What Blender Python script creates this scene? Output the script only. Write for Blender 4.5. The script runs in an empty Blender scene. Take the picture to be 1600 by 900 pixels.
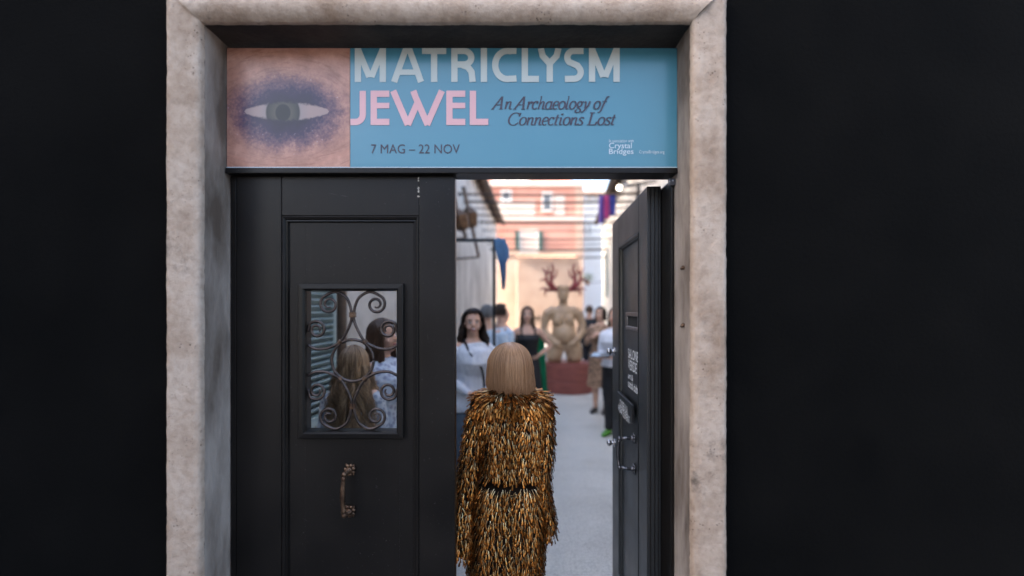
import bpy, bmesh, math, random
import numpy as np
from mathutils import Vector, Matrix, noise
random.seed(7)
R = math.radians
scene = bpy.context.scene

# ------------------------------------------------------------------ camera, sky, sun, exposure
FPX, HOR, EYE = 760.0, 483.0, 1.72          # focal length in photo pixels, horizon row, eye height
cam_data = bpy.data.cameras.new('camera')
cam = bpy.data.objects.new('camera', cam_data)
scene.collection.objects.link(cam)
cam.location = (0, 0, EYE)
cam.rotation_euler = (R(90), 0, 0)
cam_data.sensor_fit = 'HORIZONTAL'
cam_data.sensor_width = 36
cam_data.lens = FPX / 1600 * 36
cam_data.shift_y = (HOR - 450) / 1600
cam_data.clip_start, cam_data.clip_end = 0.05, 3000
cam_data.dof.use_dof = True
cam_data.dof.focus_distance = 2.16
cam_data.dof.aperture_fstop = cam_data.lens / 25.0
scene.camera = cam

TO_SUN = Vector((-0.83, -0.07, 0.55)).normalized()
world = bpy.data.worlds.new('World')
scene.world = world
world.use_nodes = True
wn = world.node_tree
wn.nodes.clear()
sky = wn.nodes.new('ShaderNodeTexSky')
sky.sky_type = 'NISHITA'
sky.sun_disc = False
sky.sun_elevation = math.asin(TO_SUN.z)
sky.sun_rotation = math.atan2(TO_SUN.x, TO_SUN.y)
sky.dust_density = 5.0
sky.air_density = 1.0
bgn = wn.nodes.new('ShaderNodeBackground')
bgn.inputs['Strength'].default_value = 0.15
out = wn.nodes.new('ShaderNodeOutputWorld')
wn.links.new(sky.outputs[0], bgn.inputs[0])
wn.links.new(bgn.outputs[0], out.inputs[0])
sun_data = bpy.data.lights.new('sun', 'SUN')
sun_data.energy = 2.0
sun_data.angle = R(0.53)
sun_data.color = (1.0, 0.94, 0.86)
sun = bpy.data.objects.new('sun', sun_data)
scene.collection.objects.link(sun)
sun.rotation_euler = TO_SUN.to_track_quat('Z', 'Y').to_euler()
sun.location = TO_SUN * 60
vs = scene.view_settings
vs.view_transform = 'Standard'
vs.look = 'None'
vs.exposure = 2.85
vs.gamma = 1.0
vs.use_curve_mapping = False

# ------------------------------------------------------------------ helpers
COL = scene.collection
def P(px, py, Y):
    """a direction given by a photo pixel, taken at the known depth Y"""
    return Vector(((px - 800) / FPX * Y, Y, EYE - (py - HOR) / FPX * Y))
def PX(px, Y): return (px - 800) / FPX * Y
def PZ(py, Y): return EYE - (py - HOR) / FPX * Y

def tag(o, label=None, cat=None, group=None, kind=None):
    if label: o['label'] = label
    if cat: o['category'] = cat
    if group: o['group'] = group
    if kind: o['kind'] = kind
    return o
def empty(name, loc=(0, 0, 0), rz=0.0):
    o = bpy.data.objects.new(name, None)
    COL.objects.link(o)
    o.location = loc
    o.rotation_euler = (0, 0, rz)
    o.empty_display_size = 0.1
    return o
def link(name, me, mat, parent=None, smooth=False):
    if mat is not None and not me.materials:
        me.materials.append(mat)
    if smooth:
        me.polygons.foreach_set('use_smooth', [True] * len(me.polygons))
    o = bpy.data.objects.new(name, me)
    COL.objects.link(o)
    if parent is not None:
        o.parent = parent
    return o
def obj(name, bm, mat, parent=None, smooth=False):
    bmesh.ops.recalc_face_normals(bm, faces=bm.faces)
    me = bpy.data.meshes.new(name)
    bm.to_mesh(me)
    bm.free()
    return link(name, me, mat, parent, smooth)
def BM(): return bmesh.new()
def box(bm, x0, x1, y0, y1, z0, z1, bev=0.0):
    t = bmesh.new()
    bmesh.ops.create_cube(t, size=1)
    for v in t.verts:
        v.co = Vector((x0 + (v.co.x + .5) * (x1 - x0), y0 + (v.co.y + .5) * (y1 - y0), z0 + (v.co.z + .5) * (z1 - z0)))
    if bev:
        bmesh.ops.bevel(t, geom=list(t.edges), offset=bev, segments=2, affect='EDGES', profile=0.6)
    merge(bm, t)
    return bm
def merge(bm, t, mtx=None):
    vm = {}
    for v in t.verts:
        vm[v] = bm.verts.new(mtx @ v.co if mtx else v.co)
    for f in t.faces:
        try: bm.faces.new([vm[v] for v in f.verts])
        except ValueError: pass
    t.free()
def boxobj(name, x0, x1, y0, y1, z0, z1, mat, parent=None, bev=0.0):
    return obj(name, box(BM(), x0, x1, y0, y1, z0, z1, bev), mat, parent)
def ell(bm, c, r, seg=14, rings=9, rot=None):
    c = Vector(c)
    m = Matrix.Translation(c) @ (rot.to_4x4() if rot else Matrix.Identity(4)) @ Matrix.Diagonal((r[0], r[1], r[2], 1))
    bmesh.ops.create_uvsphere(bm, u_segments=seg, v_segments=rings, radius=1, matrix=m)
def frames(pts, ref):
    out = []
    n = len(pts)
    for i in range(n):
        t = (pts[min(i + 1, n - 1)] - pts[max(i - 1, 0)])
        t = t.normalized() if t.length > 1e-9 else Vector((0, 0, 1))
        u = ref - t * ref.dot(t)
        if u.length < 1e-3:
            u = t.orthogonal()
        u.normalize()
        out.append((t, u, t.cross(u)))
    return out
def tube(bm, pts, rad, n=10, ref=(1, 0, 0), cap=True, round_cap=False):
    pts = [Vector(p) for p in pts]
    if not isinstance(rad, (list, tuple)):
        rad = [rad] * len(pts)
    rad = [(r, r) if not isinstance(r, (list, tuple)) else r for r in rad]
    fr = frames(pts, Vector(ref))
    if round_cap:
        p0, p1 = [], []
        for k in (0.92, 0.6):
            s = math.sqrt(1 - k * k)
            p0.append((pts[0] - fr[0][0] * rad[0][0] * k, (rad[0][0] * s, rad[0][1] * s), fr[0]))
            p1.append((pts[-1] + fr[-1][0] * rad[-1][0] * k, (rad[-1][0] * s, rad[-1][1] * s), fr[-1]))
        seq = p0 + list(zip(pts, rad, fr)) + p1[::-1]
    else:
        seq = list(zip(pts, rad, fr))
    rings = []
    for p, r, f in seq:
        rings.append([bm.verts.new(p + f[1] * r[0] * math.cos(2 * math.pi * k / n) + f[2] * r[1] * math.sin(2 * math.pi * k / n)) for k in range(n)])
    for a, b in zip(rings, rings[1:]):
        for k in range(n):
            bm.faces.new((a[k], a[(k + 1) % n], b[(k + 1) % n], b[k]))
    if cap:
        bm.faces.new(rings[0][::-1])
        bm.faces.new(rings[-1])
def curve_pts(ctrl, n=8):
    """Catmull-Rom through the control points"""
    c = [Vector(p) for p in ctrl]
    c = [c[0] * 2 - c[1]] + c + [c[-1] * 2 - c[-2]]
    res = []
    for i in range(1, len(c) - 2):
        for k in range(n):
            t = k / n
            a, b, d, e = c[i - 1], c[i], c[i + 1], c[i + 2]
            res.append(0.5 * ((2 * b) + (d - a) * t + (2 * a - 5 * b + 4 * d - e) * t * t + (3 * b - a - 3 * d + e) * t ** 3))
    res.append(c[-2])
    return res
def lathe(bm, prof, n=20, origin=(0, 0, 0)):
    o = Vector(origin)
    rings = [[bm.verts.new(o + Vector((r * math.cos(2 * math.pi * k / n), r * math.sin(2 * math.pi * k / n), z))) for k in range(n)] for r, z in prof]
    for a, b in zip(rings, rings[1:]):
        for k in range(n):
            bm.faces.new((a[k], a[(k + 1) % n], b[(k + 1) % n], b[k]))
    bm.faces.new(rings[0][::-1])
    bm.faces.new(rings[-1])
def voxel(name, bm, vox, mat, parent, smooth_it=4, fac=0.5, crease=0.0):
    """join overlapping closed shapes into one continuous surface"""
    bmesh.ops.recalc_face_normals(bm, faces=bm.faces)
    me = bpy.data.meshes.new('tmp')
    bm.to_mesh(me)
    bm.free()
    o = bpy.data.objects.new('tmp', me)
    COL.objects.link(o)
    m = o.modifiers.new('r', 'REMESH')
    m.mode = 'VOXEL'
    m.voxel_size = vox
    s = o.modifiers.new('s', 'SMOOTH')
    s.factor, s.iterations = fac, smooth_it
    bpy.context.view_layer.update()
    dg = bpy.context.evaluated_depsgraph_get()
    res = bpy.data.meshes.new_from_object(o.evaluated_get(dg))
    bpy.data.objects.remove(o)
    bpy.data.meshes.remove(me)
    res.name = name
    if crease:                                  # folds in the cloth: noise stretched along the hang of the fabric
        nrm = [v_.normal.copy() for v_ in res.vertices]
        loc = [v_.co.copy() for v_ in res.vertices]
        new = []
        for p, nv_ in zip(loc, nrm):
            q = Vector((p.x * 15, p.y * 15, p.z * 8))
            d = noise.noise(q) + .6 * noise.noise(q * 2.3 + Vector((7, 3, 1)))
            new += list(p + nv_ * (crease * d))
        res.vertices.foreach_set('co', new)
        res.update()
    res.materials.clear()
    return link(name, res, mat, parent, True)

# ------------------------------------------------------------------ materials
class NT:
    def __init__(s, name):
        s.m = bpy.data.materials.new(name)
        s.m.use_nodes = True
        s.t = s.m.node_tree
        s.b = s.t.nodes['Principled BSDF']
    def n(s, kind, **kw):
        nd = s.t.nodes.new('ShaderNode' + kind)
        for k, v in kw.items():
            if hasattr(nd, k): setattr(nd, k, v)
            else: nd.inputs[k.replace('_', ' ')].default_value = v
        return nd
    def l(s, a, b): s.t.links.new(a, b)
    def ramp(s, fac, stops):
        r = s.n('ValToRGB')
        els = r.color_ramp.elements
        while len(els) < len(stops): els.new(0.5)
        for e, (p, c) in zip(els, stops):
            e.position = p
            e.color = (*c, 1) if len(c) == 3 else c
        s.l(fac, r.inputs[0])
        return r
def material(name, c, rough=0.6, metal=0.0, c2=None, scale=8.0, bump=0.0, bscale=None, stretch=None, detail=6.0, spec=0.5, lo=0.35, hi=0.65, coat=0.0, sheen=0.0):
    k = NT(name)
    b = k.b
    b.inputs['Base Color'].default_value = (*c, 1)
    b.inputs['Roughness'].default_value = rough
    b.inputs['Metallic'].default_value = metal
    b.inputs['Specular IOR Level'].default_value = spec
    b.inputs['Coat Weight'].default_value = coat
    b.inputs['Sheen Weight'].default_value = sheen
    tc = k.n('TexCoord')
    src = tc.outputs['Object']
    if stretch:
        mp = k.n('Mapping')
        mp.inputs['Scale'].default_value = stretch
        k.l(src, mp.inputs[0])
        src = mp.outputs[0]
    if c2 is not None:
        nz = k.n('TexNoise', Scale=scale, Detail=detail, Roughness=0.6)
        k.l(src, nz.inputs['Vector'])
        r = k.ramp(nz.outputs[0], [(lo, c), (hi, c2)])
        k.l(r.outputs[0], b.inputs['Base Color'])
    if bump:
        nb = k.n('TexNoise', Scale=bscale or scale * 4, Detail=8.0, Roughness=0.65)
        k.l(src, nb.inputs['Vector'])
        bp = k.n('Bump', Strength=bump, Distance=0.01)
        k.l(nb.outputs[0], bp.inputs['Height'])
        k.l(bp.outputs[0], b.inputs['Normal'])
    return k.m
def random_tint(name, stops, rough=0.4, metal=0.0, spec=0.5, bumpz=0.0):
    """colour by random value of each island and each object"""
    k = NT(name)
    g = k.n('NewGeometry')
    oi = k.n('ObjectInfo')
    ad = k.n('Math', operation='ADD')
    k.l(g.outputs['Random Per Island'], ad.inputs[0])
    k.l(oi.outputs['Random'], ad.inputs[1])
    fr = k.n('Math', operation='FRACT')
    k.l(ad.outputs[0], fr.inputs[0])
    r = k.ramp(fr.outputs[0], stops)
    k.l(r.outputs[0], k.b.inputs['Base Color'])
    k.b.inputs['Roughness'].default_value = rough
    k.b.inputs['Metallic'].default_value = metal
    k.b.inputs['Specular IOR Level'].default_value = spec
    return k.m

M = {}
def stone_mat():
    k = NT('worn_stone')
    tc = k.n('TexCoord')
    n1 = k.n('TexNoise', Scale=5.0, Detail=9.0, Roughness=0.62)
    n2 = k.n('TexNoise', Scale=38.0, Detail=8.0, Roughness=0.7)
    n3 = k.n('TexNoise', Scale=2.6, Detail=7.0, Roughness=0.68)
    for q in (n1, n2, n3): k.l(tc.outputs['Object'], q.inputs['Vector'])
    base = k.ramp(n1.outputs[0], [(0.3, (0.27, 0.182, 0.122)), (0.5, (0.42, 0.318, 0.24)), (0.72, (0.50, 0.40, 0.32))])
    gr = k.ramp(n2.outputs[0], [(0.36, (0.62, 0.58, 0.55)), (0.55, (1, 1, 1))])
    mx = k.n('MixRGB', blend_type='MULTIPLY')
    mx.inputs[0].default_value = 0.5
    k.l(base.outputs[0], mx.inputs[1]); k.l(gr.outputs[0], mx.inputs[2])
    st = k.ramp(n3.outputs[0], [(0.62, (0, 0, 0)), (0.70, (0.85, 0.85, 0.85))])
    mx2 = k.n('MixRGB')
    mx2.inputs[2].default_value = (0.035, 0.026, 0.02, 1)
    k.l(st.outputs[0], mx2.inputs[0]); k.l(mx.outputs[0], mx2.inputs[1])
    vo = k.n('TexVoronoi', Scale=75.0); k.l(tc.outputs['Object'], vo.inputs['Vector'])
    n4 = k.n('TexNoise', Scale=11.0, Detail=4.0); k.l(tc.outputs['Object'], n4.inputs['Vector'])
    pm = k.n('Math', operation='ADD'); k.l(vo.outputs['Distance'], pm.inputs[0]); k.l(n4.outputs[0], pm.inputs[1])
    pr = k.ramp(pm.outputs[0], [(0.50, (0.30, 0.24, 0.19)), (0.60, (1, 1, 1))])
    mx3 = k.n('MixRGB', blend_type='MULTIPLY'); mx3.inputs[0].default_value = 0.75
    k.l(mx2.outputs[0], mx3.inputs[1]); k.l(pr.outputs[0], mx3.inputs[2])
    k.l(mx3.outputs[0], k.b.inputs['Base Color'])
    k.b.inputs['Roughness'].default_value = 0.85
    hm = k.n('Math', operation='MULTIPLY'); k.l(n2.outputs[0], hm.inputs[0]); k.l(pr.outputs[0], hm.inputs[1])
    bp = k.n('Bump', Strength=0.9, Distance=0.008)
    k.l(hm.outputs[0], bp.inputs['Height']); k.l(bp.outputs[0], k.b.inputs['Normal'])
    return k.m
M['stone'] = stone_mat()
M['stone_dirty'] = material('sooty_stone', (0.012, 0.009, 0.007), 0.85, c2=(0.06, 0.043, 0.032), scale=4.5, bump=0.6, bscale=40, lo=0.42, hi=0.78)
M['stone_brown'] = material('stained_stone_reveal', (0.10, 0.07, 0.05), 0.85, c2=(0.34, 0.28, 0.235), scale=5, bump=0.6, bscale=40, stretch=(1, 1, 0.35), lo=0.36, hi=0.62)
M['wall_dark'] = material('black_painted_render', (0.0022, 0.0021, 0.0020), 0.95, c2=(0.0040, 0.0037, 0.0034), scale=2.2, bump=0.35, bscale=60, spec=0.06)
def door_paint(name, a, b_, rough):
    k = NT(name)
    tc = k.n('TexCoord')
    mp = k.n('Mapping'); mp.inputs['Scale'].default_value = (30, 30, 1.6)
    k.l(tc.outputs['Object'], mp.inputs[0])
    n1 = k.n('TexNoise', Scale=2.0, Detail=8.0, Roughness=0.6); k.l(mp.outputs[0], n1.inputs['Vector'])
    n2 = k.n('TexNoise', Scale=4.0, Detail=5.0); k.l(tc.outputs['Object'], n2.inputs['Vector'])
    n3 = k.n('TexNoise', Scale=160.0, Detail=2.0); k.l(tc.outputs['Object'], n3.inputs['Vector'])
    r = k.ramp(n2.outputs[0], [(0.35, a), (0.7, b_)])
    sp = k.ramp(n3.outputs[0], [(0.735, (0, 0, 0)), (0.76, (1, 1, 1))])
    mx = k.n('MixRGB'); mx.inputs[2].default_value = (0.09, 0.085, 0.08, 1)
    k.l(sp.outputs[0], mx.inputs[0]); k.l(r.outputs[0], mx.inputs[1])
    k.l(mx.outputs[0], k.b.inputs['Base Color'])
    rr = k.n('MapRange'); rr.inputs[3].default_value = rough - 0.12; rr.inputs[4].default_value = rough + 0.18
    k.l(n2.outputs[0], rr.inputs[0]); k.l(rr.outputs[0], k.b.inputs['Roughness'])
    bp = k.n('Bump', Strength=0.16, Distance=0.004)
    k.l(n1.outputs[0], bp.inputs['Height']); k.l(bp.outputs[0], k.b.inputs['Normal'])
    k.b.inputs['Specular IOR Level'].default_value = 0.24
    return k.m
M['door'] = door_paint('black_green_door_paint', (0.0044, 0.0035, 0.0030), (0.0075, 0.0058, 0.0047), 0.36)
M['door_skylit'] = door_paint('black_green_paint_skylit', (0.010, 0.0115, 0.012), (0.015, 0.016, 0.017), 0.36)  # same paint as the closed leaf, lightened and glossed to imitate courtyard skylight
M['door_skylit'].node_tree.nodes['Principled BSDF'].inputs['Specular IOR Level'].default_value = 0.55
M['iron'] = material('wrought_iron', (0.032, 0.025, 0.023), 0.30, 0.85, c2=(0.085, 0.066, 0.060), scale=30, bump=0.3, bscale=90)
M['bronze'] = material('old_bronze', (0.05, 0.026, 0.017), 0.4, 0.85, c2=(0.17, 0.105, 0.065), scale=35, bump=0.3, bscale=120)
M['chrome'] = material('polished_steel', (0.6, 0.6, 0.62), 0.22, 1.0, c2=(0.5, 0.5, 0.52), scale=30)
M['steel_dark'] = material('dark_steel', (0.09, 0.09, 0.10), 0.35, 0.9, c2=(0.14, 0.14, 0.15), scale=30)
M['chip'] = material('bare_wood_chip', (0.30, 0.25, 0.20), 0.9, c2=(0.5, 0.46, 0.4), scale=60)
M['white_print'] = material('white_print', (0.85, 0.86, 0.87), 0.5, c2=(0.80, 0.81, 0.82), scale=60)
M['plaque'] = material('black_plaque', (0.008, 0.0085, 0.01), 0.35, c2=(0.012, 0.012, 0.013), scale=10)
M['sign_blue'] = material('blue_print_panel', (0.052, 0.190, 0.255), 0.28, c2=(0.064, 0.208, 0.275), scale=1.4, lo=0.3, hi=0.7, coat=0.25)
M['letter_cream'] = material('cream_print', (0.43, 0.46, 0.43), 0.4, c2=(0.47, 0.50, 0.46), scale=8)
M['letter_pink'] = material('pink_print', (0.62, 0.34, 0.345), 0.4, c2=(0.66, 0.37, 0.375), scale=8)
M['letter_dark'] = material('dark_print', (0.030, 0.024, 0.040), 0.45, c2=(0.04, 0.03, 0.05), scale=8)
M['letter_pale'] = material('pale_print', (0.50, 0.57, 0.62), 0.45, c2=(0.54, 0.6, 0.64), scale=8)
M['floor'] = material('grey_gravel_concrete', (0.49, 0.475, 0.44), 0.9, c2=(0.64, 0.62, 0.575), scale=26, bump=0.7, bscale=150, detail=9, lo=0.3, hi=0.7)
def floor_mat():
    k = NT('grey_gravel_concrete')
    tc = k.n('TexCoord')
    a = k.n('TexNoise', Scale=60.0, Detail=9.0, Roughness=0.75); b = k.n('TexNoise', Scale=0.9, Detail=7.0, Roughness=0.6); c = k.n('TexVoronoi', Scale=120.0)
    for q in (a, b, c): k.l(tc.outputs['Object'], q.inputs['Vector'])
    r1 = k.ramp(a.outputs[0], [(0.28, (0.33, 0.32, 0.295)), (0.5, (0.54, 0.525, 0.485)), (0.72, (0.69, 0.67, 0.62))])
    r2 = k.ramp(b.outputs[0], [(0.32, (0.78, 0.78, 0.78)), (0.52, (1, 1, 1)), (0.68, (1.08, 1.07, 1.06))])
    m = k.n('MixRGB', blend_type='MULTIPLY'); m.inputs[0].default_value = 1
    k.l(r1.outputs[0], m.inputs[1]); k.l(r2.outputs[0], m.inputs[2])
    k.l(m.outputs[0], k.b.inputs['Base Color'])
    k.b.inputs['Roughness'].default_value = .9
    bp = k.n('Bump', Strength=0.8, Distance=0.006); k.l(c.outputs['Distance'], bp.inputs['Height']); k.l(bp.outputs[0], k.b.inputs['Normal'])
    return k.m
M['floor'] = floor_mat()
M['band'] = material('pale_render_band', (0.58, 0.47, 0.40), 0.9, c2=(0.66, 0.56, 0.49), scale=1.2, bump=0.3, bscale=10)
M['ground'] = material('street_paving', (0.075, 0.075, 0.075), 0.85, c2=(0.12, 0.118, 0.115), scale=3, bump=0.4, bscale=60)
M['plaster'] = material('weathered_plaster', (0.38, 0.345, 0.30), 0.9, c2=(0.64, 0.60, 0.54), scale=1.5, bump=0.6, bscale=22, stretch=(1, 1, 0.6), lo=0.36, hi=0.60)
M['plaster_warm'] = material('warm_plaster', (0.42, 0.36, 0.32), 0.9, c2=(0.56, 0.51, 0.47), scale=1.8, bump=0.6, bscale=20, stretch=(1, 1, 0.4))
M['pink'] = material('salmon_render', (0.48, 0.225, 0.165), 0.9, c2=(0.56, 0.30, 0.23), scale=0.7, bump=0.3, bscale=10)
M['cream'] = material('cream_render', (0.46, 0.315, 0.235), 0.9, c2=(0.54, 0.40, 0.31), scale=0.9, bump=0.3, bscale=10)
M['white_wall'] = material('whitewashed_wall', (0.76, 0.74, 0.68), 0.9, c2=(0.8, 0.79, 0.75), scale=1, bump=0.2, bscale=10)
M['timber'] = material('brown_eave_timber', (0.10, 0.065, 0.045), 0.8, c2=(0.17, 0.115, 0.08), scale=6, bump=0.4, bscale=40, stretch=(1, 0.2, 1))
M['tile'] = random_tint('terracotta_tile', [(0, (0.26, 0.12, 0.075)), (0.5, (0.34, 0.17, 0.11)), (1, (0.40, 0.24, 0.16))], 0.85)
M['shutter'] = material('grey_green_shutter_paint', (0.25, 0.33, 0.32), 0.5, c2=(0.33, 0.40, 0.39), scale=9, bump=0.25, bscale=60)
M['shutter_green'] = material('dark_green_shutter', (0.025, 0.075, 0.065), 0.6, c2=(0.04, 0.10, 0.085), scale=9)
M['glass'] = material('window_glass', (0.10, 0.11, 0.125), 0.08, c2=(0.16, 0.17, 0.18), scale=2)
M['black_metal'] = material('black_metal_tube', (0.012, 0.013, 0.015), 0.4, 0.3, c2=(0.02, 0.02, 0.022), scale=20)
M['cable'] = material('rusty_tie_rod', (0.045, 0.032, 0.026), 0.7, 0.4, c2=(0.08, 0.055, 0.04), scale=20)
M['blue_cloth'] = material('blue_cloth', (0.14, 0.28, 0.46), 0.8, c2=(0.20, 0.37, 0.56), scale=12, bump=0.4, bscale=60, sheen=0.3)
M['hole'] = material('dark_opening', (0.01, 0.009, 0.008), 0.9, c2=(0.016, 0.014, 0.012), scale=10)

# ------------------------------------------------------------------ ground
bm = BM()
v = [bm.verts.new(p) for p in ((-900, -900, 0), (900, -900, 0), (900, 900, 0), (-900, 900, 0))]
bm.faces.new(v)
tag(obj('street_ground', bm, M['ground']), kind='structure')
LW = lambda Y: -1.90 + 0.055 * Y            # left courtyard wall face
RW = lambda Y: 1.73 + 0.107 * Y             # right courtyard wall face
WF, WB = 1.80, 2.02                          # entrance wall front and back
XL, XR, ZS = -1.12, 0.6475, 2.755            # clear opening of the stone frame
bm = BM()
v = [bm.verts.new(p) for p in ((LW(2.0) - .02, 1.86, .004), (RW(2.0) + .02, 1.86, .004), (RW(34) + 6, 34, .004), (LW(34) - 6, 34, .004))]
bm.faces.new(v)
tag(obj('courtyard_floor', bm, M['floor']), kind='structure')

# ------------------------------------------------------------------ entrance wall and worn stone surround
ew = tag(empty('entrance_wall', (-0.24, WF, 0)), 'dark painted plaster wall around the pale stone doorway', 'wall')
SO = 0.125                                    # width of the stone surround
def wall_piece(x0, x1, z0, z1):
    b = boxobj('wall_section', x0, x1, WF, WB, z0, z1, M['wall_dark'])
    b.parent = ew
    b.matrix_parent_inverse = Matrix.Translation((0.24, -WF, 0))
    return b
wall_piece(-7, XL - .02, 0, 3.15)
wall_piece(XR + .02, 7, 0, 3.15)
wall_piece(XL - .02, XR + .02, ZS + .02, 3.15)

sf = tag(empty('stone_door_surround', ((XL + XR) / 2, 1.75, 0)), 'worn pale stone moulded door surround with sooty inner faces', 'door surround')
prof = [(0, 1.772), (.0005, 1.757), (.003, 1.753), (.008, 1.746), (.022, 1.733), (.045, 1.727), (.066, 1.731), (.080, 1.741), (.083, 1.748), (.087, 1.750), (.10, 1.7505), (SO - .008, 1.752), (SO, 1.762), (SO, 1.80)]
def surround_piece(name, kind, pf, mat, step=.03):
    """sweep a profile (offset outwards, depth) along a jamb or the lintel with mitred ends"""
    bm = BM()
    rows = []
    off = Vector((0, 0, 0))
    if kind == 'lintel':
        n = int((XR - XL) / step)
        for i in range(n + 1):
            t = i / n
            rows.append([Vector((XL - o + t * (XR - XL + 2 * o), y, ZS + o)) for o, y in pf])
    else:
        n = int(ZS / step)
        for i in range(n + 1):
            t = i / n
            rows.append([Vector(((XR + o) if kind == 'right' else (XL - o), y, t * (ZS + o))) for o, y in pf])
    vr = []
    for r in rows:
        q = []
        for p in r:
            d = noise.noise_vector(p * 7) * .0018 + noise.noise_vector(p * 31) * .0016 + noise.noise_vector(p * 70) * .0013
            if p.y < 1.7999: p = p + d
            q.append(bm.verts.new(p))
        vr.append(q)
    for a, b in zip(vr, vr[1:]):
        for k in range(len(a) - 1):
            bm.faces.new((a[k], a[k + 1], b[k + 1], b[k]))
    o = obj(name, bm, mat, sf, True)
    o.matrix_parent_inverse = Matrix.Translation((-(XL + XR) / 2, -1.75, 0))
    return o
dense = []
for (o0, y0), (o1, y1) in zip(prof, prof[1:]):
    k = max(1, int(math.hypot(o1 - o0, y1 - y0) / .015))
    dense += [(o0 + (o1 - o0) * j / k, y0 + (y1 - y0) * j / k) for j in range(k)]
dense.append(prof[-1])
jprof = [(0, 1.772), (.0005, 1.757), (.004, 1.750), (.012, 1.7455), (.03, 1.7435), (.09, 1.743), (SO - .008, 1.744), (SO, 1.754), (SO, 1.80)]
jdense = []
for (o0, y0), (o1, y1) in zip(jprof, jprof[1:]):
    k = max(1, int(math.hypot(o1 - o0, y1 - y0) / .012))
    jdense += [(o0 + (o1 - o0) * j / k, y0 + (y1 - y0) * j / k) for j in range(k)]
jdense.append(jprof[-1])
rev = [(0, 1.772 + j * (2.02 - 1.772) / 12) for j in range(13)]
for kind, nm in (('left', 'jamb'), ('right', 'jamb'), ('lintel', 'lintel')):
    surround_piece(nm, kind, dense if kind == 'lintel' else jdense, M['stone'], .012)
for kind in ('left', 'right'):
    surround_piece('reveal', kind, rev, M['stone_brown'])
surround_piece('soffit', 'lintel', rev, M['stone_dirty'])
for py in (418, 508):
    b = BM()
    tube(b, [(XR + .01, 1.83, PZ(py, 1.83)), (XR - .006, 1.83, PZ(py, 1.83)), (XR - .012, 1.826, PZ(py, 1.83) - .006)], [.009, .008, .005], 8, (0, 0, 1))
    o = obj('iron_pin', b, M['bronze'], sf)
    o.matrix_parent_inverse = Matrix.Translation((-(XL + XR) / 2, -1.75, 0))

# ------------------------------------------------------------------ black timber door frame
df = tag(empty('door_frame', (0, 0, 0)), 'black timber door frame with a beam under the blue sign', 'door frame')
zt0, zt1 = PZ(271.5, 1.90), PZ(262.5, 1.90)
boxobj('transom', XL + .004, XR - .003, 1.892, 1.99, zt0, zt1, M['door'], df, .003)
boxobj('post', XL + .004, XL + .026, 1.93, 1.99, .006, zt0, M['door'], df, .003)
xa, xb = PX(1034.5, 2.05), XR - .003
boxobj('post', xa, xb, 1.935, 2.115, .006, PZ(283, 1.95), M['door'], df, .005)
boxobj('post', xa + .018, xa + .036, 1.923, 1.9345, .006, PZ(292, 1.95), M['door'], df, .003)
boxobj('closer_plate', PX(1042, 1.95), PX(1055, 1.95), 1.925, 1.9335, PZ(290, 1.93), PZ(279, 1.93), M['steel_dark'], df, .002)
for a, b_ in ((1046, 284), (1051, 283)):
    q = BM(); ell(q, (PX(a, 1.93), 1.9245, PZ(b_, 1.93)), (.0035, .002, .0035), 10, 6)
    obj('screw', q, M['chrome'], df)

# ------------------------------------------------------------------ exhibition sign with lettering
SY = 1.90
zs0, zs1 = PZ(261, SY), PZ(75, SY)
xs0, xs1 = XL + .006, PX(1058, SY)
xp = PX(547, SY)
sign = tag(empty('exhibition_sign', ((xs0 + xs1) / 2, SY, zs0)), 'blue printed exhibition panel with large cream and pink lettering over the door', 'sign')
def sub(o):                                   # parent in world coordinates
    p = o.parent
    if p is not None:
        o.matrix_parent_inverse = Matrix.Translation(-Vector(p.location))
    return o
sub(boxobj('panel', xp, xs1, SY, SY + .012, zs0, zs1, M['sign_blue'], sign, .0015))
sub(boxobj('edge_strip', xs0, xs1, SY - .003, SY + .012, zs0 - .004, zs0 - .0005, M['letter_pale'], sign))

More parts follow.
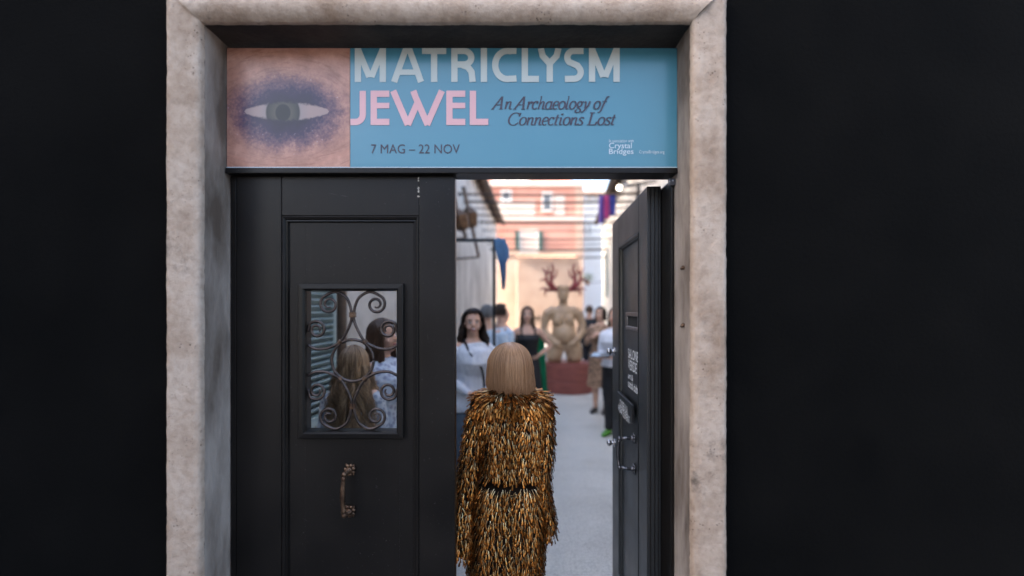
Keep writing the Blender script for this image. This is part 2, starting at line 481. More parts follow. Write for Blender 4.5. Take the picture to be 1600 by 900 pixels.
def eye_mat():
    k = NT('printed_eye_closeup')
    ex, ez = PX(448, SY), PZ(176, SY)
    tc = k.n('TexCoord')
    sx = k.n('SeparateXYZ'); k.l(tc.outputs['Object'], sx.inputs[0])
    def math_(op, a, b):
        m = k.n('Math', operation=op)
        for i, q in enumerate((a, b)):
            if isinstance(q, (int, float)): m.inputs[i].default_value = q
            else: k.l(q, m.inputs[i])
        return m.outputs[0]
    nz = k.n('TexNoise', Scale=14.0, Detail=8.0, Roughness=0.7); k.l(tc.outputs['Object'], nz.inputs['Vector'])
    nf = k.n('TexNoise', Scale=90.0, Detail=4.0, Roughness=0.6); k.l(tc.outputs['Object'], nf.inputs['Vector'])
    dx = math_('DIVIDE', math_('SUBTRACT', sx.outputs[0], ex), 0.185)
    dz = math_('DIVIDE', math_('SUBTRACT', sx.outputs[2], ez), .120)
    rr = math_('SQRT', math_('ADD', math_('MULTIPLY', dx, dx), math_('MULTIPLY', dz, dz)), 0)
    rn = math_('ADD', math_('MULTIPLY', rr, .6), math_('MULTIPLY', math_('SUBTRACT', nz.outputs[0], .5), .55))
    skin = k.ramp(nz.outputs[0], [(0.3, (0.30, 0.135, 0.09)), (0.55, (0.43, 0.21, 0.15)), (0.75, (0.54, 0.30, 0.22))])
    an = math_('ARCTAN2', dz, dx)                # creases run round the eye
    wm = k.n('CombineXYZ'); k.l(math_('MULTIPLY', rr, 4.2), wm.inputs[0]); k.l(math_('MULTIPLY', an, 1.3), wm.inputs[1])
    wv = k.n('TexNoise', Scale=1.0, Detail=4.0, Distortion=2.2, Roughness=0.6); k.l(wm.outputs[0], wv.inputs['Vector'])
    wr = k.ramp(wv.outputs[0], [(0.28, (0.58, 0.46, 0.43)), (0.48, (1, 1, 1)), (0.75, (1.14, 1.08, 1.05))])
    m1 = k.n('MixRGB', blend_type='MULTIPLY'); m1.inputs[0].default_value = .75
    k.l(skin.outputs[0], m1.inputs[1]); k.l(wr.outputs[0], m1.inputs[2])
    alm = math_('DIVIDE', math_('ABSOLUTE', math_('SUBTRACT', dz, .04), 0), math_('MAXIMUM', math_('SUBTRACT', 1.0, math_('MULTIPLY', dx, dx)), .02))
    alm = math_('ADD', alm, math_('MULTIPLY', math_('MAXIMUM', math_('SUBTRACT', math_('ABSOLUTE', dx, 0), .86), 0), 8.0))
    alm = math_('ADD', alm, math_('MULTIPLY', math_('SUBTRACT', nf.outputs[0], .5), .22))
    ex2 = math_('MULTIPLY', math_('ADD', dx, .08), 1.75)
    ir = math_('SQRT', math_('ADD', math_('MULTIPLY', ex2, ex2), math_('MULTIPLY', dz, dz)), 0)
    lid = k.ramp(rn, [(0.25, (0.012, 0.006, 0.022)), (0.55, (0.035, 0.018, 0.06)), (0.72, (0.09, 0.045, 0.08)), (0.95, (0.26, 0.12, 0.10))])
    lf = k.ramp(math_('ADD', rn, math_('MULTIPLY', math_('SUBTRACT', nf.outputs[0], .5), .5)), [(0.45, (1, 1, 1)), (0.62, (.72, .72, .72)), (0.78, (0.25, 0.25, 0.25)), (0.98, (0, 0, 0))])
    m2 = k.n('MixRGB'); k.l(lf.outputs[0], m2.inputs[0]); k.l(m1.outputs[0], m2.inputs[1]); k.l(lid.outputs[0], m2.inputs[2])
    gl = k.ramp(nf.outputs[0], [(0.66, (0, 0, 0)), (0.72, (1, 1, 1))])
    gm = math_('MULTIPLY', gl.outputs[0], k.ramp(rn, [(0.35, (0, 0, 0)), (0.5, (1, 1, 1)), (0.75, (1, 1, 1)), (0.9, (0, 0, 0))]).outputs[0])
    m3 = k.n('MixRGB'); m3.inputs[2].default_value = (0.55, 0.5, 0.7, 1)
    k.l(gm, m3.inputs[0]); k.l(m2.outputs[0], m3.inputs[1])
    scl = k.ramp(ir, [(0.0, (0.005, 0.005, 0.006)), (0.26, (0.01, 0.01, 0.012)), (0.30, (0.07, 0.06, 0.045)), (0.60, (0.02, 0.02, 0.02)), (0.66, (0.27, 0.21, 0.20)), (1.0, (0.32, 0.22, 0.20))])
    af = k.ramp(alm, [(0.24, (1, 1, 1)), (0.33, (0, 0, 0))])
    m4 = k.n('MixRGB'); k.l(af.outputs[0], m4.inputs[0]); k.l(m3.outputs[0], m4.inputs[1]); k.l(scl.outputs[0], m4.inputs[2])
    k.l(m4.outputs[0], k.b.inputs['Base Color'])
    k.b.inputs['Roughness'].default_value = .35
    return k.m
# the print is modelled in world coordinates, so the object keeps its origin at the world origin
pic = boxobj('picture_panel', xs0, xp - .0006, SY, SY + .012, zs0, zs1, eye_mat(), sign, .0015)
sub(pic)
pic['label'] = 'printed close-up of a made-up eye and wrinkled skin'

def stroke_mesh(name, strokes, Y, mat, parent, width, nib=None, shear=0.0, base=None, clip_top=None):
    """flat lettering from polylines given in photo pixels; nib=(thin, thick) makes it contrast with direction"""
    verts, faces = [], []
    for si, s in enumerate(strokes):
        w0 = width
        if isinstance(s, tuple) and isinstance(s[0], (int, float)):
            w0, s = s
        pts = [Vector((p[0], p[1])) for p in s]
        n = len(pts)
        L, Rr = [], []
        for i in range(n):
            d0 = (pts[i] - pts[i - 1]).normalized() if i else None
            d1 = (pts[i + 1] - pts[i]).normalized() if i < n - 1 else None
            d = ((d0 or d1) + (d1 or d0)).normalized() if (d0 or d1) is not None else Vector((1, 0))
            nr = Vector((-d.y, d.x))
            c = max(.5, nr.dot(Vector((-(d0 or d1).y, (d0 or d1).x))))
            w = w0 / 2 / c
            if nib:
                w = (nib[0] + (nib[1] - nib[0]) * abs(d.y) ** 1.6) / 2 * w0
            L.append(pts[i] + nr * w); Rr.append(pts[i] - nr * w)
        b0 = len(verts)
        for a, b in zip(L, Rr):
            for q in (a, b):
                x = q.x + (shear * (base - q.y) if base is not None else 0)
                y = max(q.y, clip_top) if clip_top is not None else q.y
                p3 = P(x, y, SY)
                verts.append((p3.x, Y - si * .00006, p3.z))
        for i in range(n - 1):
            k = b0 + 2 * i
            faces.append((k, k + 1, k + 3, k + 2))
    me = bpy.data.meshes.new(name)
    me.from_pydata(verts, [], faces)
    me.update()
    return sub(link(name, me, mat, parent))
def arc(cx, cy, rx, ry, a0, a1, n=14):
    return [(cx + rx * math.cos(R(a0 + (a1 - a0) * i / n)), cy - ry * math.sin(R(a0 + (a1 - a0) * i / n))) for i in range(n + 1)]
W = 9.8; h = W / 2
T, B = 75.6, 128.4
def letM(x0, x1):
    m = (x0 + x1) / 2
    return [[(x0 + h, T), (x0 + h, B)], [(x1 - h, T), (x1 - h, B)], [(x0 + h, T), (m - 1.5, 120.5)], [(x1 - h, T), (m + 1.5, 120.5)], (5, [(m - 5.6, 118.4), (m + 5.6, 118.4)])]
line1 = letM(554.5, 603.2)
line1 += [[(634.5, T), (616, B)], [(639.5, T), (658, B)], (8.5, [(624, 113.2), (650, 113.2)]), (9, [(632, 80), (642, 80)])]
line1 += [[(659.5, T + 4.4), (697.4, T + 4.4)], [(678.4, T), (678.4, B)]]
line1 += [[(705.2 + h, T), (705.2 + h, B)], [(706, T + 4.4), (724, T + 4.4)] + arc(725, T + 15, 11.5, 10.6, 88, -88) + [(712, 101.3)], [(722, 102), (731, 105), (737, 113), (738.6, B)]]
line1 += [[(756.2, T), (756.2, B)]]
line1 += [[(807, T + 4.5), (800, T + 4.3)] + arc(793, 102, 19.2, 22, 78, 282, 24) + [(800, B - 4.8), (807, B - 5.5)]]
line1 += [[(820, T), (820, B)], [(815.2, B - 4.6), (842, B - 4.6)]]
line1 += [[(845, T), (848, 88), (859, 100)], [(872.5, T), (869.5, 88), (858.5, 100)], [(858.9, 97), (858.9, B)]]
line1 += [[(911.5, T + 4.6), (898, T + 4.6)] + arc(896.5, 90.2, 10.2, 10.2, 95, 225, 12) + [(902, 103)] + arc(896.8, 113.2, 10.4, 10.4, 48, -88, 12) + [(882.5, B - 4.6)]]
line1 += letM(920, 968)
lt = stroke_mesh('title_lettering', line1, SY - .0016, M['letter_cream'], sign, W, clip_top=75.6)
lt['label'] = 'cream capitals reading MATRICLYSM'
T2, B2 = 142.2, 195.4
line2 = [[(567, T2), (567, 176)] + arc(556, 179, 11, 11.8, 0, -88, 12) + [(547.6, 190.8)]]
for x0, x1 in ((579.3, 608.5), (697.4, 727)):
    line2 += [[(x0 + h, T2), (x0 + h, B2)], [(x0 + 1, T2 + 4.6), (x1, T2 + 4.6)], (8.6, [(x0 + 1, 165.2), (x1, 165.2)]), [(x0 + 1, B2 - 4.6), (x1, B2 - 4.6)]]
line2 += [[(614.6, T2), (637.4, B2)], [(637.4, B2), (652.8, 160)], [(646, T2), (649.5, 152), (668.5, B2)], [(667.2, B2), (690.6, T2)]]
line2 += [[(739, T2), (739, B2)], [(734.3, B2 - 4.6), (763, B2 - 4.6)]]
lt = stroke_mesh('title_lettering', line2, SY - .0016, M['letter_pink'], sign, W)
lt['label'] = 'pink capitals reading JEWEL'

# italic high-contrast lettering: skeletons in units of the x-height, y up from the base line
def A_(cx, cy, rx, ry, a0, a1, n=10): return [(cx + rx * math.cos(R(a0 + (a1 - a0) * i / n)), cy + ry * math.sin(R(a0 + (a1 - a0) * i / n))) for i in range(n + 1)]
hk = lambda x: [(x, .22)] + A_(x + .13, .16, .13, .14, 180, 330, 6)
GL = {
 'A': (1.35, [[(-.05, 0), (.72, 1.6)], (1.15, [(.72, 1.62), (.98, 0)]), [(.25, .55), (.9, .55)], [(-.2, 0), (.12, 0)], [(.76, 0), (1.2, 0)]]),
 'C': (1.32, [A_(.68, .78, .62, .8, 40, 325, 22), [(1.2, 1.58), (1.13, 1.12)]]),
 'L': (1.15, [(1.1, [(.25, 1.58), (.25, 0)]), [(0, 1.58), (.55, 1.58)], [(0, .02), (.95, .02)], [(.93, 0), (1.02, .42)]]),
 'n': (.86, [[(0, .85), (.1, .97), (.13, .9), (.13, 0)], [(.13, .55), (.3, .88), (.47, .98), (.6, .86), (.6, .3)] + hk(.6)]),
 'r': (.62, [[(0, .85), (.1, .97), (.13, .9), (.13, 0)], [(.13, .55), (.28, .88), (.44, .98)], A_(.47, .86, .07, .08, 90, -200, 8)]),
 'c': (.70, [A_(.36, .5, .33, .5, 50, 318, 18), A_(.52, .82, .06, .06, 0, 340, 8)]),
 'h': (.88, [[(0, 1.56), (.13, 1.6), (.13, 0)], [(.13, .55), (.3, .88), (.47, .98), (.6, .86), (.6, .3)] + hk(.6)]),
 'a': (.86, [A_(.34, .48, .31, .49, 50, 385, 20), [(.63, 1), (.63, .3)] + hk(.63)]),
 'e': (.70, [[(.07, .46), (.64, .56)], [(.63, .56)] + A_(.36, .5, .31, .5, 20, 308, 20)]),
 'o': (.82, [A_(.38, .5, .34, .5, 70, 430, 24)]),
 'l': (.46, [[(0, 1.56), (.13, 1.6), (.13, .3)] + hk(.13)]),
 'g': (.84, [A_(.36, .64, .25, .34, 70, 430, 18), [(.3, .3), (.2, .16), (.42, .08), (.6, -.06)] + A_(.34, -.24, .3, .2, 30, -240, 16), [(.55, .88), (.78, .98)]]),
 'y': (.82, [[(0, .85), (.12, .98), (.2, .85), (.28, .1)], [(.66, 1), (.6, .5), (.28, -.1), (.1, -.36), (-.06, -.42)]]),
 'f': (.56, [[(.75, 1.5), (.62, 1.62), (.48, 1.5), (.3, .6), (.18, -.2), (.02, -.44), (-.16, -.4)], [(.08, .96), (.62, .96)]]),
 't': (.52, [[(.2, 1.32), (.14, .3)] + hk(.14), [(-.02, .96), (.42, .96)]]),
 'i': (.46, [[(0, .85), (.1, .98), (.13, .9), (.13, .3)] + hk(.13), A_(.17, 1.38, .06, .06, 0, 340, 8)]),
 's': (.66, [A_(.34, .75, .23, .23, 20, 200, 10) + [(.3, .56), (.46, .4)] + A_(.28, .23, .25, .22, 25, -170, 12)]),
 ' ': (.42, []),
}
def italic(text, x0, x1, base, cap, part_label):
    xh = (base - cap) / 1.58
    adv = sum(GL[c][0] for c in text)
    sx = (x1 - x0 - .3 * xh) / (adv * xh)
    st, x = [], x0
    for c in text:
        for s in GL[c][1]:
            w = 1.0
            if isinstance(s, tuple): w, s = s
            st.append((w * xh, [(x + p[0] * xh * sx, base - p[1] * xh) for p in s]))
        x += GL[c][0] * xh * sx
    o = stroke_mesh('subtitle_lettering', st, SY - .0016, M['letter_dark'], sign, 1, nib=(.105, .225), shear=.27, base=base)
    o['label'] = part_label
italic('An Archaeology of', 770, 948, 170.8, 151.5, 'dark italic words reading An Archaeology of')
italic('Connections Lost', 792, 964, 195.6, 176.5, 'dark italic words reading Connections Lost')

def text_mesh(s, bold=0.0, shear=0.0):
    cu = bpy.data.curves.new('t', 'FONT')
    cu.body = s
    cu.offset = bold
    cu.shear = shear
    cu.resolution_u = 3
    o = bpy.data.objects.new('t', cu)
    COL.objects.link(o)
    bpy.context.view_layer.update()
    me = bpy.data.meshes.new_from_object(o.evaluated_get(bpy.context.evaluated_depsgraph_get()))
    bpy.data.objects.remove(o)
    bpy.data.curves.remove(cu)
    me.materials.clear()
    n = len(me.vertices)
    co = np.empty(n * 3, dtype=np.float32)
    me.vertices.foreach_get('co', co)
    co = co.reshape(-1, 3)
    lo, hi = co.min(0), co.max(0)
    return me, co, lo, hi
def print_text(name, s, p00, ux, uz, mat, parent, bold=0.0, shear=0.0, local=False):
    """fill the box with corner p00, width vector ux and height vector uz with the text"""
    me, co, lo, hi = text_mesh(s, bold, shear)
    t = (co - lo) / np.maximum(hi - lo, 1e-6)
    new = np.array(p00) + t[:, :1] * np.array(ux) + t[:, 1:2] * np.array(uz)
    me.vertices.foreach_set('co', new.astype(np.float32).ravel())
    me.update()
    o = link(name, me, mat, parent)
    return o if local else sub(o)
def sign_text(s, x0, x1, y0, y1, mat, bold, lab):
    a, b = P(x0, y1, SY), P(x1, y0, SY)
    o = print_text('small_lettering', s, (a.x, SY - .0016, a.z), (b.x - a.x, 0, 0), (0, 0, b.z - a.z), mat, sign, bold)
    o['label'] = lab
sign_text('7 MAG – 22 NOV', 580, 718.5, 225.6, 240, M['letter_dark'], 0, 'dark print reading 7 MAG – 22 NOV')
sign_text('In association with', 951.5, 990, 218, 222.6, M['letter_pale'], 0, 'tiny pale print reading In association with')
sign_text('Crystal', 951.5, 987, 223.2, 234.6, M['letter_pale'], .006, 'pale bold print reading Crystal')
sign_text('Bridges', 951.5, 989.8, 232.6, 243.4, M['letter_pale'], .006, 'pale bold print reading Bridges')
sign_text('CrystalBridges.org', 998.5, 1038, 235, 241.4, M['letter_pale'], 0, 'tiny pale print reading CrystalBridges.org')

# ------------------------------------------------------------------ closed door leaf with grille
LY = 1.925
def lx(px): return PX(px, LY)
def lz(py): return PZ(py, LY)
ld = tag(empty('door_leaf', (lx(536), LY, 0)), 'closed black panelled door leaf with a scrolled iron grille window', 'door', 'double entrance door leaves')
x0, x1, ztop, zbot = XL + .03, lx(711), lz(275), .012
sr, slx = lx(655), lx(440)
yb = LY + .052
def lpart(name, a, b, c, d, y0=LY, y1=None, mat='door', bev=.003):
    return sub(boxobj(name, a, b, y0, y1 or yb, c, d, M[mat], ld, bev))
lpart('stile', sr + .0008, x1, zbot, ztop, LY - .004)
lpart('stile', x0, slx - .0008, zbot, ztop)
lpart('rail', slx, sr, lz(337), ztop)
lpart('rail', slx, sr, zbot, .22)
py = LY + .016
wx0, wx1, wz0, wz1 = lx(478), lx(619), lz(673), lz(455)
bm = BM()
box(bm, slx, wx0 - .01, py, yb - .008, .2205, lz(337) - .0005)
box(bm, wx1 + .01, sr, py, yb - .008, .2205, lz(337) - .0005)
box(bm, wx0 - .0098, wx1 + .0098, py, yb - .008, wz1 + .01, lz(337) - .0005)
box(bm, wx0 - .0098, wx1 + .0098, py, yb - .008, .2205, wz0 - .01)
sub(obj('panel', bm, M['door'], ld))
def frame_ring(bm, ax, bx, az, bz, prof):
    """rectangular moulding: prof = (inset, depth) pairs swept round the rectangle"""
    rows = []
    for (x, z, sx, sz) in ((ax, az, 1, 1), (bx, az, -1, 1), (bx, bz, -1, -1), (ax, bz, 1, -1)):
        rows.append([bm.verts.new((x + sx * i, y, z + sz * i)) for i, y in prof])
    for a, b in zip(rows, rows[1:] + rows[:1]):
        for k in range(len(prof) - 1):
            bm.faces.new((a[k], a[k + 1], b[k + 1], b[k]))
bm = BM()
frame_ring(bm, slx + .0005, sr - .0005, .221, lz(337) - .001, [(0, py + .004), (0, LY + .001), (.004, LY - .002), (.011, LY + .001), (.015, LY + .007), (.020, LY + .006), (.024, py - .001), (.024, py + .004)])
sub(obj('panel_moulding', bm, M['door'], ld))
bm = BM()
frame_ring(bm, lx(466.5), lx(630.5), lz(685), lz(443), [(0, py + .004), (0, LY - .006), (.003, LY - .009), (.020, LY - .011), (.026, LY - .004), (.0285, LY + .012), (.0285, yb)])
sub(obj('window_frame', bm, M['door'], ld))
# paint chips in the joint between rail and stile
for k in range(11):
    cz = lz(279 + k * 2.9 + random.uniform(-1, 1))
    bm = BM()
    n = 7
    vv = [bm.verts.new((sr - .002 + random.uniform(.4, 1.1) * (.0035 + .003 * random.random()) * math.cos(2 * math.pi * i / n), LY - .0046, cz + random.uniform(.5, 1) * .006 * math.sin(2 * math.pi * i / n))) for i in range(n)]
    bm.faces.new(vv)
    if k in (0, 1, 5, 6, 7, 10):
        sub(obj('paint_chip', bm, M['chip'], ld))
    else: bm.free()

M['scuff'] = material('dusty_scuff', (.035, .032, .030), .8, c2=(.05, .046, .043), scale=40)
for ax_, ay_, bx_, by_, w_ in ((513, 302, 528, 304.5, .0011), (531, 305, 545, 307.5, .0014), (585, 760, 589, 764, .0016), (560, 866, 562, 869, .002), (668, 520, 669.5, 533, .0009), (600, 318, 604, 319, .0018), (470, 812, 480, 818, .0010)):
    fy = LY - .0045 if ax_ > 655 else (LY - .0006 if ay_ < 337 else py - .0006)
    a3, b3 = Vector((lx(ax_), fy, lz(ay_))), Vector((lx(bx_), fy, lz(by_)))
    d3 = (b3 - a3).normalized(); n3 = Vector((-d3.z, 0, d3.x)) * w_
    bm = BM()
    bm.faces.new([bm.verts.new(q) for q in (a3, a3 * .7 + b3 * .3 + n3, b3, a3 * .4 + b3 * .6 - n3)])
    sub(obj('scuff_mark', bm, M['scuff'], ld))
# wrought iron grille in the window
GX, GZ, PXM = lx(548.5), lz(564), LY / FPX
gr = sub(boxobj('grille_rim', wx0 - .004, wx0 + .002, LY + .012, LY + .022, wz0, wz1, M['iron'], ld))
grille = bpy.data.objects.new('grille', None); COL.objects.link(grille); grille.parent = ld
grille.matrix_parent_inverse = Matrix.Translation(-Vector(ld.location))
bpy.data.objects.remove(gr)
def g3(u, v, dy=0.0): return Vector((GX + u * PXM, LY + .02 + dy, GZ + v * PXM))
def bar(ctrl, r=.0060, taper=False, n=7):
    pts = curve_pts([(u, 0, v_) for u, v_ in ctrl], n)
    pp = [g3(q.x, q.z) for q in pts]
    rad = [r * (1 if not taper else max(.55, min(1, 2.2 * (1 - i / len(pp)) + .45))) for i in range(len(pp))]
    b = BM(); tube(b, pp, rad, 8, (0, 1, 0))
    return obj('scroll', b, M['iron'], grille, True)
def spiral(cx, cy, r0, r1, a0, turns, n=18):
    return [(cx + (r0 + (r1 - r0) * i / n) * math.cos(R(a0 + 360 * turns * i / n)), cy + (r0 + (r1 - r0) * i / n) * math.sin(R(a0 + 360 * turns * i / n))) for i in range(n + 1)]
bar([(33 * math.cos(R(a)), 33 * math.sin(R(a))) for a in range(0, 361, 20)], n=3)
for sx in (1, -1):
    for sz in (1, -1):
        f = lambda L: [(sx * u, sz * v_) for u, v_ in L]
        bar(f([(71, 24), (58, 18), (42, 18.5), (28, 24), (18, 31), (8, 48), (2.5, 62), (1.6, 72)]))
        sp = spiral(37, 88.5, 15.2, 4.5, 80, -1.55, 22)
        bar(f([(1.6, 72), (4, 86), (10, 99), (22, 107), (32, 107.4)] + [(x, y) for x, y in sp[1:]]), taper=True, n=4)
        sp = spiral(56.5, 48.5, 14, 4.5, 40, 1.5, 22)
        bar(f([(70.5, 45)] + sp), taper=True, n=4)
        bm = BM()
        cu, cv = sx * 19.5, sz * 29
        d = Vector((sx * .6, 0, -sz * .8)).normalized()
        for q in (-.0045, 0, .0045):
            c = g3(cu, cv); tube(bm, [c + d * (q - .0019), c + d * (q + .0019)], [(.0135, .0105)] * 2, 10, (0, 1, 0))
        obj('collar', bm, M['bronze'], grille, False)
for sz in (1, -1):
    bm = BM()
    for q in (-.0075, -.0025, .0025, .0075):
        c = g3(0, sz * 72); tube(bm, [c + Vector((0, 0, q - .0021)), c + Vector((0, 0, q + .0021))], [(.0150, .0115)] * 2, 12)
    obj('collar', bm, M['bronze'], grille, False)

# ornate pull handle
def pull_handle(parent, mtx, span=.185, proj=.05, mat='bronze'):
    hd = bpy.data.objects.new('pull_handle', None); COL.objects.link(hd); hd.parent = parent
    hd.matrix_local = mtx                      # local: y out of the door (towards the viewer is -y), z up
    for s, z in ((1, span / 2), (-1, -span / 2)):
        b = BM()
        for k in range(7):
            a = 2 * math.pi * k / 7 + .3
            ell(b, (.016 * math.cos(a), -.006, z + .018 * math.sin(a)), (.0085, .007, .0075), 10, 7)
        ell(b, (0, -.012, z), (.014, .013, .014), 12, 8)
        for k in range(4):
            a = 2 * math.pi * k / 4 + .7
            ell(b, (.021 * math.cos(a), -.004, z + .024 * math.sin(a)), (.005, .004, .006), 8, 6)
        tube(b, [(0, -.012, z), (-.002, -proj * .6, z), (-.006, -proj, z - s * .006)], [.010, .0075, .0085], 10, (0, 0, 1))
        ell(b, (-.002, -proj * .55, z), (.0105, .006, .0105), 12, 8)
        ell(b, (-.006, -proj - .002, z - s * .004), (.011, .011, .012), 12, 8)
        obj('mount', b, M[mat], hd, True)
    b = BM()
    zz = [-.5, -.42, -.4, -.36, -.2, 0, .2, .36, .4, .42, .5]
    rr = [.007, .0075, .0105, .0075, .0085, .0105, .0085, .0075, .0105, .0075, .007]
    tube(b, [(-.006 - .004 * math.cos(z * math.pi), -proj - .002 - .008 * math.cos(z * math.pi), z * span) for z in zz], rr, 12)
    obj('grip', b, M[mat], hd, True)
    return hd
pull_handle(ld, Matrix.Translation(Vector((lx(545), LY + .016, lz(768))) - Vector(ld.location)), .165)

# ------------------------------------------------------------------ open door leaf
H0 = Vector((PX(1011, 2.06), 2.06, 0))
H1 = Vector((PX(957, 2.97), 2.97, 0))
RWD = (H1 - H0).length
rz = math.atan2(H1.y - H0.y, H1.x - H0.x)
rd = tag(empty('door_leaf', H0, rz), 'open black door leaf with white lettering, letter slot and small plaque', 'door', 'double entrance door leaves')
def solve_a(px, yoff=0.0):                     # distance along the leaf that a photo column meets
    r = (px - 800) / FPX
    d = (H1 - H0).normalized()
    return (r * H0.y - H0.x) / (d.x - r * d.y)
def leafz(px, py):
    a = solve_a(px); d = (H1 - H0).normalized()
    return PZ(py, H0.y + a * d.y)
RT = .0585
rtop = PZ(291, 2.06)
aN, aF = solve_a(998), solve_a(967)
def rpart(name, a, b, c, d, y0=-RT, y1=0.0, mat='door_skylit', bev=.003):
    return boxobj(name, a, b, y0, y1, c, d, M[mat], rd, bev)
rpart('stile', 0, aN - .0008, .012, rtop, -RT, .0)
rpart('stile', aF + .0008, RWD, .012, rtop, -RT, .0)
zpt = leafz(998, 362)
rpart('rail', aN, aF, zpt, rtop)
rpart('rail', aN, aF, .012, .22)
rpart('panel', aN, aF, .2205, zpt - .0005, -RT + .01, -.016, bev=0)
bm = BM()
def frame_ring_l(bm, a, b, c, d, prof):
    rows = []
    for (x, z, sx, sz) in ((a, c, 1, 1), (b, c, -1, 1), (b, d, -1, -1), (a, d, 1, -1)):
        rows.append([bm.verts.new((x + sx * i, y, z + sz * i)) for i, y in prof])
    for p, q in zip(rows, rows[1:] + rows[:1]):
        for k in range(len(prof) - 1):
            bm.faces.new((p[k], p[k + 1], q[k + 1], q[k]))
frame_ring_l(bm, aN + .0005, aF - .0005, .221, zpt - .001, [(0, -.02), (0, -.001), (.004, .003), (.011, 0), (.016, -.006), (.021, -.005), (.025, -.0145), (.025, -.02)])
obj('panel_moulding', bm, M['door_skylit'], rd)
for q in (.012, .030, .046):                   # boards seen in the hinge edge
    boxobj('edge_lath', -.0025, -.0004, -q - .003, -q, .03, rtop - .01, M['door'], rd)
# letter slot
la, lb = solve_a(995.5), solve_a(975.5)
l0, l1 = PZ(517, 2.40), PZ(488, 2.40)
bm = BM()
frame_ring_l(bm, la, lb, l0, l1, [(0, -.015), (0, -.007), (.003, -.005), (.017, -.005), (.02, -.008), (.022, -.015)])
ls = obj('letter_slot', bm, M['steel_dark'], rd)
boxobj('slot_opening', la + .02, lb - .02, -.0155, -.0135, l0 + .02, l1 - .02, M['hole'], ls)
# white lettering, read from the far edge towards the hinge
def leaf_text(s, px0, px1, py0, py1, yl, bold, lab):
    a0, a1 = solve_a(px0), solve_a(px1)
    ym = H0.y + (a0 + a1) / 2
    z0, z1 = PZ(py1, ym), PZ(py0, ym)
    o = print_text('white_lettering', s, (a0, yl, z0), (a1 - a0, 0, 0), (0, 0, z1 - z0), M['white_print'], rd, .008, local=True)
    o['label'] = lab
for s, a, b_, c, d in (('SALONE', 977, 992.5, 547, 562.5), ('VERDE', 977, 990, 564.5, 580), ('art &', 977, 984.2, 584, 593), ('social club', 977, 991.2, 597, 610)):
    leaf_text(s, a, b_, c, d, -.0150, .004, 'white print reading ' + s)
# plaque hung on the leaf
pa, pb = solve_a(991.5), solve_a(968.5)
pz0, pz1 = PZ(662, 2.36), PZ(621, 2.52)
pq = boxobj('plaque', pa, pb, .001, .014, pz0 + .012, pz1, M['plaque'], rd, .002)
for s, a, b_, c, d in (('CLOSE FOR', 972.5, 985.5, 629, 640.5), ('PRIVATE EVENT', 970.5, 988.5, 641, 652)):
    a0, a1 = solve_a(a), solve_a(b_)
    ym = H0.y + (a0 + a1) / 2
    o = print_text('plaque_lettering', s, (a0, .0147, PZ(d, ym)), (a1 - a0, 0, 0), (0, 0, PZ(c, ym) - PZ(d, ym)), M['white_print'], pq, .004, local=True)
    o['label'] = 'white print reading ' + s
# handle and knobs
mh = Matrix.Translation((solve_a(987), -.016, (PZ(690, 2.33) + PZ(738, 2.33)) / 2)) @ Matrix.Rotation(math.pi, 4, 'Z')
pull_handle(rd, mh, .15, .072, 'steel_dark')
for px, py_ in ((961, 549), (961, 692)):
    a = solve_a(px)
    z = PZ(py_, H0.y + a)
    bm = BM()
    prof_ = [(.024, 0), (.024, .006), (.012, .009), (.011, .022), (.017, .028), (.0195, .036), (.017, .044), (.008, .048)]
    t = BM(); lathe(t, prof_, 18)
    merge(bm, t, Matrix.Translation((a, 0, z)) @ Matrix.Rotation(-math.pi / 2, 4, 'X'))
    obj('knob', bm, M['chrome'], rd, True)

